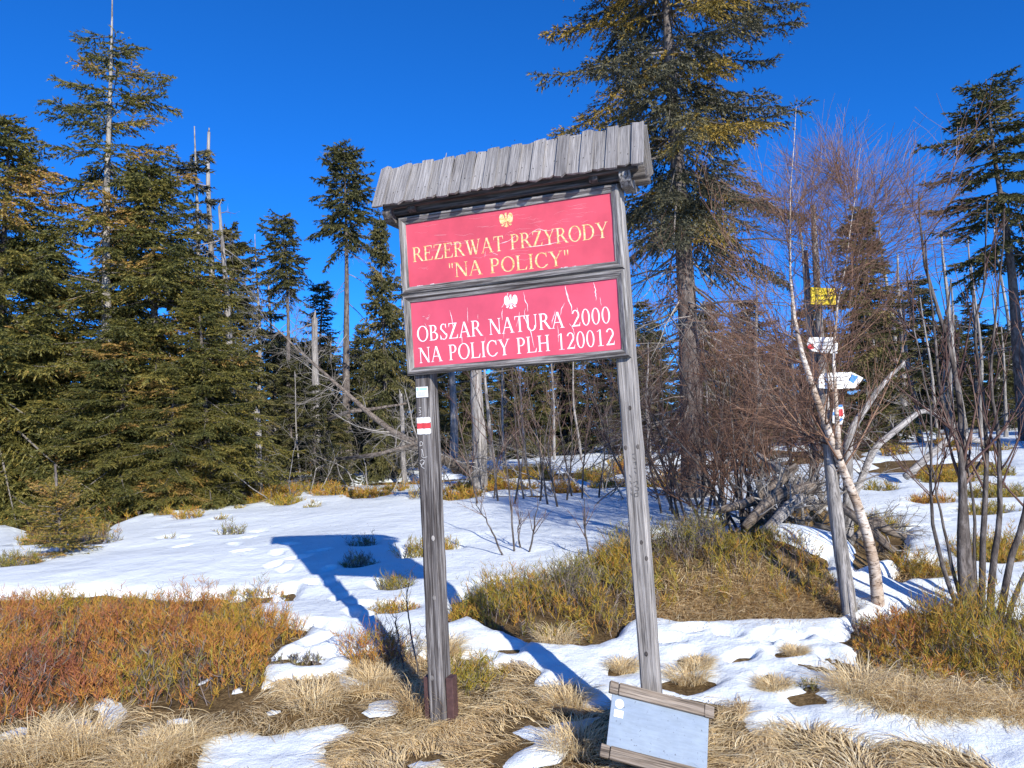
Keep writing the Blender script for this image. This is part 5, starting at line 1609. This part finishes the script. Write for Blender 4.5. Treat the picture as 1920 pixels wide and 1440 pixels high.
def patch(name, poly, dens, hmax, tfun, label, seed, edge=.22, twigs=13, grow_=0, wscale=1.0):
    r_ = np.random.default_rng(seed)
    X, Y, s = scatter(poly, dens, r_, grow_)
    cl = fbm(X / .45, Y / .45, seed, 3)
    keep = r_.random(len(X)) < np.clip(.74 + 1.1 * cl, .06, 1)
    X, Y, s, cl = X[keep], Y[keep], s[keep], cl[keep]
    nc = max(3, int(np.ptp(poly[:, 0]) * np.ptp(poly[:, 1]) * 7)); CX = r_.uniform(poly[:, 0].min(), poly[:, 0].max(), nc); CY = r_.uniform(poly[:, 1].min(), poly[:, 1].max(), nc)
    CH = r_.uniform(.5, 1.35, nc); CT = r_.normal(0, .10, nc)
    dd = np.hypot(X[:, None] - CX[None], (Y[:, None] - CY[None])); ni = dd.argmin(1); dn = dd.min(1) / .26
    dome = np.clip(1.12 - .55 * dn ** 2, .38, 1.12) * CH[ni]
    H = hmax * (.45 + .55 * np.clip(-s / edge, 0, 1)) * r_.uniform(.7, 1.12, len(X)) * dome
    T = np.clip(tfun(X, Y) + CT[ni] + r_.normal(0, .07, len(X)), 0, 1); T = np.where(r_.random(len(X)) < .14, r_.uniform(.0, .18, len(X)), T)
    base = np.array([*poly.mean(0), float(terrain(*poly.mean(0)))])
    a = Acc(); bilberry(a, X, Y, H, T, r_, base, twigs, wscale)
    o = a.build(name, M['bilberry'], None, False); o.location = base
    return tag(o, label, 'shrub')


POLY_L = polyworld([(-320, 1150), (60, 1145), (200, 1130), (330, 1145), (420, 1138), (470, 1155), (565, 1190), (568, 1205), (510, 1222), (485, 1295), (440, 1325), (390, 1340), (300, 1335), (190, 1330), (100, 1345), (0, 1370), (-380, 1420)])
patch('bilberry_patch', POLY_L, 660, .355, lambda x, y: .70 + .22 * fbm(x / .8, y / .8, 61) - .30 * (vnoise(x / .5, y / .35, 66) > .76) - .12 * sstep(-2.0, -1.4, x), 'wide rust-orange bilberry patch spreading left of the dark post', 61)
patch('bilberry_patch', polyworld([(400, 1122), (545, 1116), (552, 1136), (480, 1142), (410, 1138)]), 420, .22, lambda x, y: .52 + .2 * fbm(x / .4, y / .4, 62), 'thin strip of greenish bilberry poking through snow behind the rust-orange patch', 62, .1)
POLY_M = polyworld([(842, 1178), (855, 1140), (900, 1115), (1000, 1105), (1100, 1065), (1200, 1020), (1350, 1005), (1450, 1015), (1540, 1050), (1560, 1100), (1560, 1150), (1500, 1140), (1450, 1155), (1410, 1128), (1370, 1152), (1320, 1130), (1270, 1158), (1200, 1162), (1150, 1195), (1090, 1212), (960, 1196), (900, 1172)])
patch('bilberry_patch', POLY_M, 580, .36, lambda x, y: .45 + .16 * fbm(x / .6, y / .6, 63) + .18 * sstep(.2, .75, fbm(x / .5 + 4, y / .5, 64)), 'big olive bilberry mound between and behind the pale post', 63)
POLY_R = polyworld([(1600, 1225), (1610, 1185), (1700, 1160), (1900, 1165), (2105, 1185), (2105, 1385), (1920, 1320), (1800, 1295), (1700, 1290), (1630, 1262)])
patch('bilberry_patch', POLY_R, 560, .40, lambda x, y: .50 + .13 * fbm(x / .5, y / .5, 65) , 'ochre bilberry patch around the foot of the many-stemmed rowan', 65)
patch('bilberry_patch', polyworld([(-60, 1008), (40, 992), (190, 1026), (270, 972), (420, 958), (500, 947), (490, 930), (300, 925), (-60, 935)]), 45, .36, lambda x, y: .52 + .15 * fbm(x / .8, y / .8, 67), 'brown bilberry fringe under the left spruces', 67, .2, wscale=1.8)
TL_ = {0: 'small dark tuft in the shadow of the board, upper of two', 1: 'small dark tuft in the shadow of the board, lower of two', 2: 'dark green tuft at the edge of the board\'s shadow', 3: 'ochre tuft on the snow just below the board\'s shadow', 4: 'olive tuft right behind the dark post at the end of the shadow', 37: 'rusty bilberry tuft at the foot of the dark post', 38: 'dark twiggy tuft close beside the dark post', 39: 'green bilberry tuft growing right of the brown anchor plate', 17: 'grey twiggy tuft beside the spruce sapling', 18: 'brown tuft on the other side of the spruce sapling', 16: 'grey-brown tuft alone on the snow beyond the rust-orange patch'}
for k, ((px, py, rd, ht, tn), P) in enumerate(zip(TUFTS, TUFT_P)):
    r_ = np.random.default_rng(800 + k)
    ws = max(1.0, P[1] / 7.0)
    n = int(np.clip(rd * rd * 3.14 * 620 / ws ** 1.2, 14, 300)); ht = ht * (1 + .25 * (ws - 1))
    an = r_.uniform(0, 6.28, n); rr = rd * np.sqrt(r_.uniform(0, 1, n))
    X, Y = P[0] + np.cos(an) * rr, P[1] + np.sin(an) * rr * .8
    a = Acc(); bilberry(a, X, Y, ht * r_.uniform(.5, 1.1, n) * (1.1 - .5 * rr / rd), np.clip(tn + r_.normal(0, .08, n), 0, 1), r_, P, 12, ws)
    o = a.build('bilberry_tuft', M['bilberry'], None, False); o.location = P
    if k in TL_: tag(o, TL_[k], 'shrub', 'bilberry tufts on the snow')
    else: tag(o, 'low bilberry tuft poking up through the open snow', 'shrub', 'bilberry tufts on the snow')


def grass_blades(acc, X, Y, az, L, r_, base, tint, lift=1.0, wd=.0030, el0=(.35, 1.2)):
    n = len(X); K = 5
    p = np.stack([X, Y, terrain(X, Y) - .005], 1) - base
    el = r_.uniform(*el0, n) * lift
    hd = np.stack([np.cos(az), np.sin(az), np.zeros(n)], 1)
    tt = np.linspace(0, 1, K)
    P = np.zeros((n, K, 3)); P[:, 0] = p
    cur = el
    for k in range(1, K):
        P[:, k] = P[:, k - 1] + (hd * np.cos(cur)[:, None] + np.array([0, 0, 1.0]) * np.sin(cur)[:, None]) * (L / (K - 1))[:, None]
        cur = cur - (el + .35) / (K - 1) * r_.uniform(.8, 1.25, n)
        hd = norm(hd + r_.normal(0, .07, hd.shape) * [1, 1, 0])
        gz = terrain(P[:, k, 0] + base[0], P[:, k, 1] + base[1]) - base[2] + .006 + r_.uniform(0, .022, n)
        P[:, k, 2] = np.maximum(P[:, k, 2], gz)
    W = np.array([1, .95, .8, .55, 0])[None] * (wd * r_.uniform(.6, 1.3, n))[:, None]
    side = norm(np.cross(hd, np.array([0, 0, 1.0])) + r_.normal(0, .3, (n, 3)))
    ribbons(acc, P, W, side, np.clip(tint, 0, 1))


def tussock(acc, cx, cy, rd, n, L, r_, base, bias=(0, -1), bstr=.6, tn=.55, el0=(.5, 1.35), wd=.003):
    an = r_.uniform(0, 6.28, n); rr = rd * .6 * np.sqrt(r_.uniform(0, 1, n))
    X, Y = cx + np.cos(an) * rr, cy + np.sin(an) * rr
    dx, dy = np.cos(an) + bias[0] * bstr + r_.normal(0, .6, n), np.sin(an) + bias[1] * bstr + r_.normal(0, .6, n)
    grass_blades(acc, X, Y, np.arctan2(dy, dx), L * r_.uniform(.5, 1.15, n), r_, base, tn + r_.normal(0, .2, n), 1.0, wd, el0)


# mat of dry grass over the bare ground in front: nobody could count it
r_ = np.random.default_rng(99)
mat_acc = Acc(); B0 = np.array([0, 4.5, 0.])
FRONT = BARE_FRONT.copy()
lo, hi = np.array([-4.2, 3.05]), np.array([4.4, 7.2])
n = 150000
TX = r_.uniform(lo[0], hi[0], n); TY = r_.uniform(lo[1], hi[1], n)
ok = (sdf(FRONT, TX, TY) < .03) & (sdf(POLY_L, TX, TY) > -.05 + .2 * r_.random(n))
for p in ISLES: ok &= sdf(p, TX, TY) > .02
TX, TY = TX[ok], TY[ok]
keep = r_.random(len(TX)) < np.clip(.75 + .8 * fbm(TX / .35, TY / .35, 84), .25, 1)
TX, TY = TX[keep][:52000], TY[keep][:52000]
n = len(TX)
fl = 2 * np.pi * (1.6 * vnoise(TX / .75 + 30, TY / .6, 81) + .35 * fbm(TX / .2, TY / .2, 83)) + r_.normal(0, .38, n)
tn = .50 + .30 * fbm(TX / .4, TY / .4, 82) + r_.normal(0, .2, n)
grass_blades(mat_acc, TX, TY, fl, r_.uniform(.08, .25, n), r_, B0, tn, 1.0, .0046, (.03, .62))
# grass on the mound face and along the right patch
for poly, nn, tn in ((polyworld([(1230, 1168), (1260, 1110), (1330, 1085), (1420, 1100), (1520, 1105), (1590, 1110), (1600, 1150), (1560, 1168), (1400, 1168)]), 95, .32), (polyworld([(1600, 1300), (1615, 1268), (1700, 1285), (1820, 1290), (1930, 1318), (2050, 1360), (2050, 1385), (1920, 1345), (1800, 1328), (1700, 1338)]), 60, .62), (polyworld([(1640, 1100), (1760, 1065), (1775, 1090), (1680, 1115)]), 20, .3)):
    q = 0
    while q < nn:
        x, y = r_.uniform(poly[:, 0].min(), poly[:, 0].max()), r_.uniform(poly[:, 1].min(), poly[:, 1].max())
        if sdf(poly, np.array([x]), np.array([y]))[0] > 0: continue
        q += 1
        tussock(mat_acc, x, y, .42, int(r_.uniform(60, 130)), r_.uniform(.13, .26), r_, B0, (r_.normal(-.1, .4), -1), .9, tn + r_.normal(0, .16), (.1, 1.1), .0048)
o = mat_acc.build('dry_grass', M['straw'], None, False); o.location = B0
tag(o, 'flattened straw-coloured dry grass covering the bare ground', 'grass', kind='stuff')
print('mat tris', sum(len(f) for f in mat_acc.f))
TUS = [(1040, 1205, .22, .26, 'pale straw tussock at the front of the olive bilberry mound'), (60, 1415, .3, .36, 'tall pale tussock at the near corner of the rust-orange patch'), (150, 1400, .3, .40, 'tall pale tussock beside the snow lumps at the front of the rust-orange patch'), (275, 1430, .26, .34, 'pale tussock in front of the rust-orange patch beside the crusty snow'),
       (330, 1400, .24, .3, 'straw tussock just behind the crusty snow patch'), (1450, 1290, .16, .14, 'small straw tussock sunk in the open snow before the mound'), (1490, 1228, .1, .14, 'tiny straw tuft sunk in a hollow of the snow'), (1290, 1275, .2, .2, 'straw tussock right behind the loose panel'), (1170, 1256, .15, .17, 'straw tussock left of the pale post foot'), (1310, 1250, .14, .15, 'straw tussock out on the snow right of the pale post'), (1610, 1300, .26, .36, 'swept straw tussock at the near corner of the ochre patch'),
       (1700, 1325, .24, .3, 'swept straw tussock in the row before the ochre patch'), (1800, 1330, .24, .28, 'swept straw tussock in the row before the ochre patch'), (1880, 1335, .22, .26, 'swept straw tussock in the row before the ochre patch'), (1080, 1400, .26, .28, 'shaded straw tussock left of the loose panel'), (1060, 1320, .22, .26, 'straw tussock beside the shadow of the pale post'), (840, 1225, .14, .3, 'upright straw tuft just right of the dark post'), (785, 1330, .2, .36, 'reddish straw tussock hugging the foot of the dark post'), (700, 1285, .26, .24, 'drooping straw tussock left of the dark post'), (590, 1320, .3, .24, 'rounded straw tussock in the middle of the front grass')]
for k, (px, py, rd, L, lab) in enumerate(TUS):
    r_ = np.random.default_rng(900 + k); P = gp(px, py); a = Acc()
    tussock(a, P[0], P[1], rd, 520, L * .85, r_, P, (r_.normal(0, .3), -.5), .45, .62 if k not in (17,) else .3, (.5, 1.4), .0036)
    o = a.build('grass_tussock', M['straw'], None, False); o.location = P
    tag(o, lab, 'grass tussock', 'straw tussocks')
# little black-stemmed weeds by the dark post
for k, (pl, lab) in enumerate((([(788, 1270), (778, 1180), (770, 1120), (768, 1070)], 'slender black dead stem standing close beside the dark post'), ([(760, 1260), (745, 1190), (738, 1150)], 'small forked grey stem beside the dark post'))):
    P0 = gp(*pl[0]); D = P0[1]
    bare_tree('dry_weed', P0, [[P0 + [0, 0, -.05]] + [at(x, y, D) for x, y in pl[1:]]], [[.007, .005, .0025]], lab, 'weed', 950 + k, ('rowan_bark', 'twig'), [dict(n=9, t0=.3, t1=1, ang=.55, ln=.14, K=4, rr=.6, up=.3, rmin=.0018, tint=.15)])

# needles and twig bits lying on the snow
r_ = np.random.default_rng(123); a = Acc(); n = 5200
X = r_.uniform(-6, 6, n); Y = 3.2 + 12 * r_.random(n) ** 1.3
keep = r_.random(n) < np.clip(.25 + .9 * fbm(X / 1.1, Y / 1.1, 95), .04, 1)
X, Y = X[keep], Y[keep]; n = len(X)
th = snow_thick(X, Y); ok = th > .012; X, Y, th = X[ok], Y[ok], th[ok]; n = len(X)
Z = terrain(X, Y) + th + .004
an = r_.uniform(0, 6.28, n); L = r_.uniform(.008, .035, n) * np.maximum(1, Y / 7)
d = np.stack([np.cos(an), np.sin(an), r_.normal(0, .1, n)], 1); p = np.stack([X, Y, Z], 1) - B0
P = np.stack([p, p + d * (L * .5)[:, None] + [0, 0, .002], p + d * L[:, None]], 1)
W = np.stack([np.full(n, .003), np.full(n, .0028), np.zeros(n)], 1) * np.maximum(1, Y / 7)[:, None]
ribbons(a, P, W, norm(np.cross(d, [0, 0, 1.0])), r_.uniform(0, .6, n))
o = a.build('needle_litter', M['twig'], None, False); o.location = B0
tag(o, 'scattered brown needles and twig bits lying on the snow', 'litter', kind='stuff')
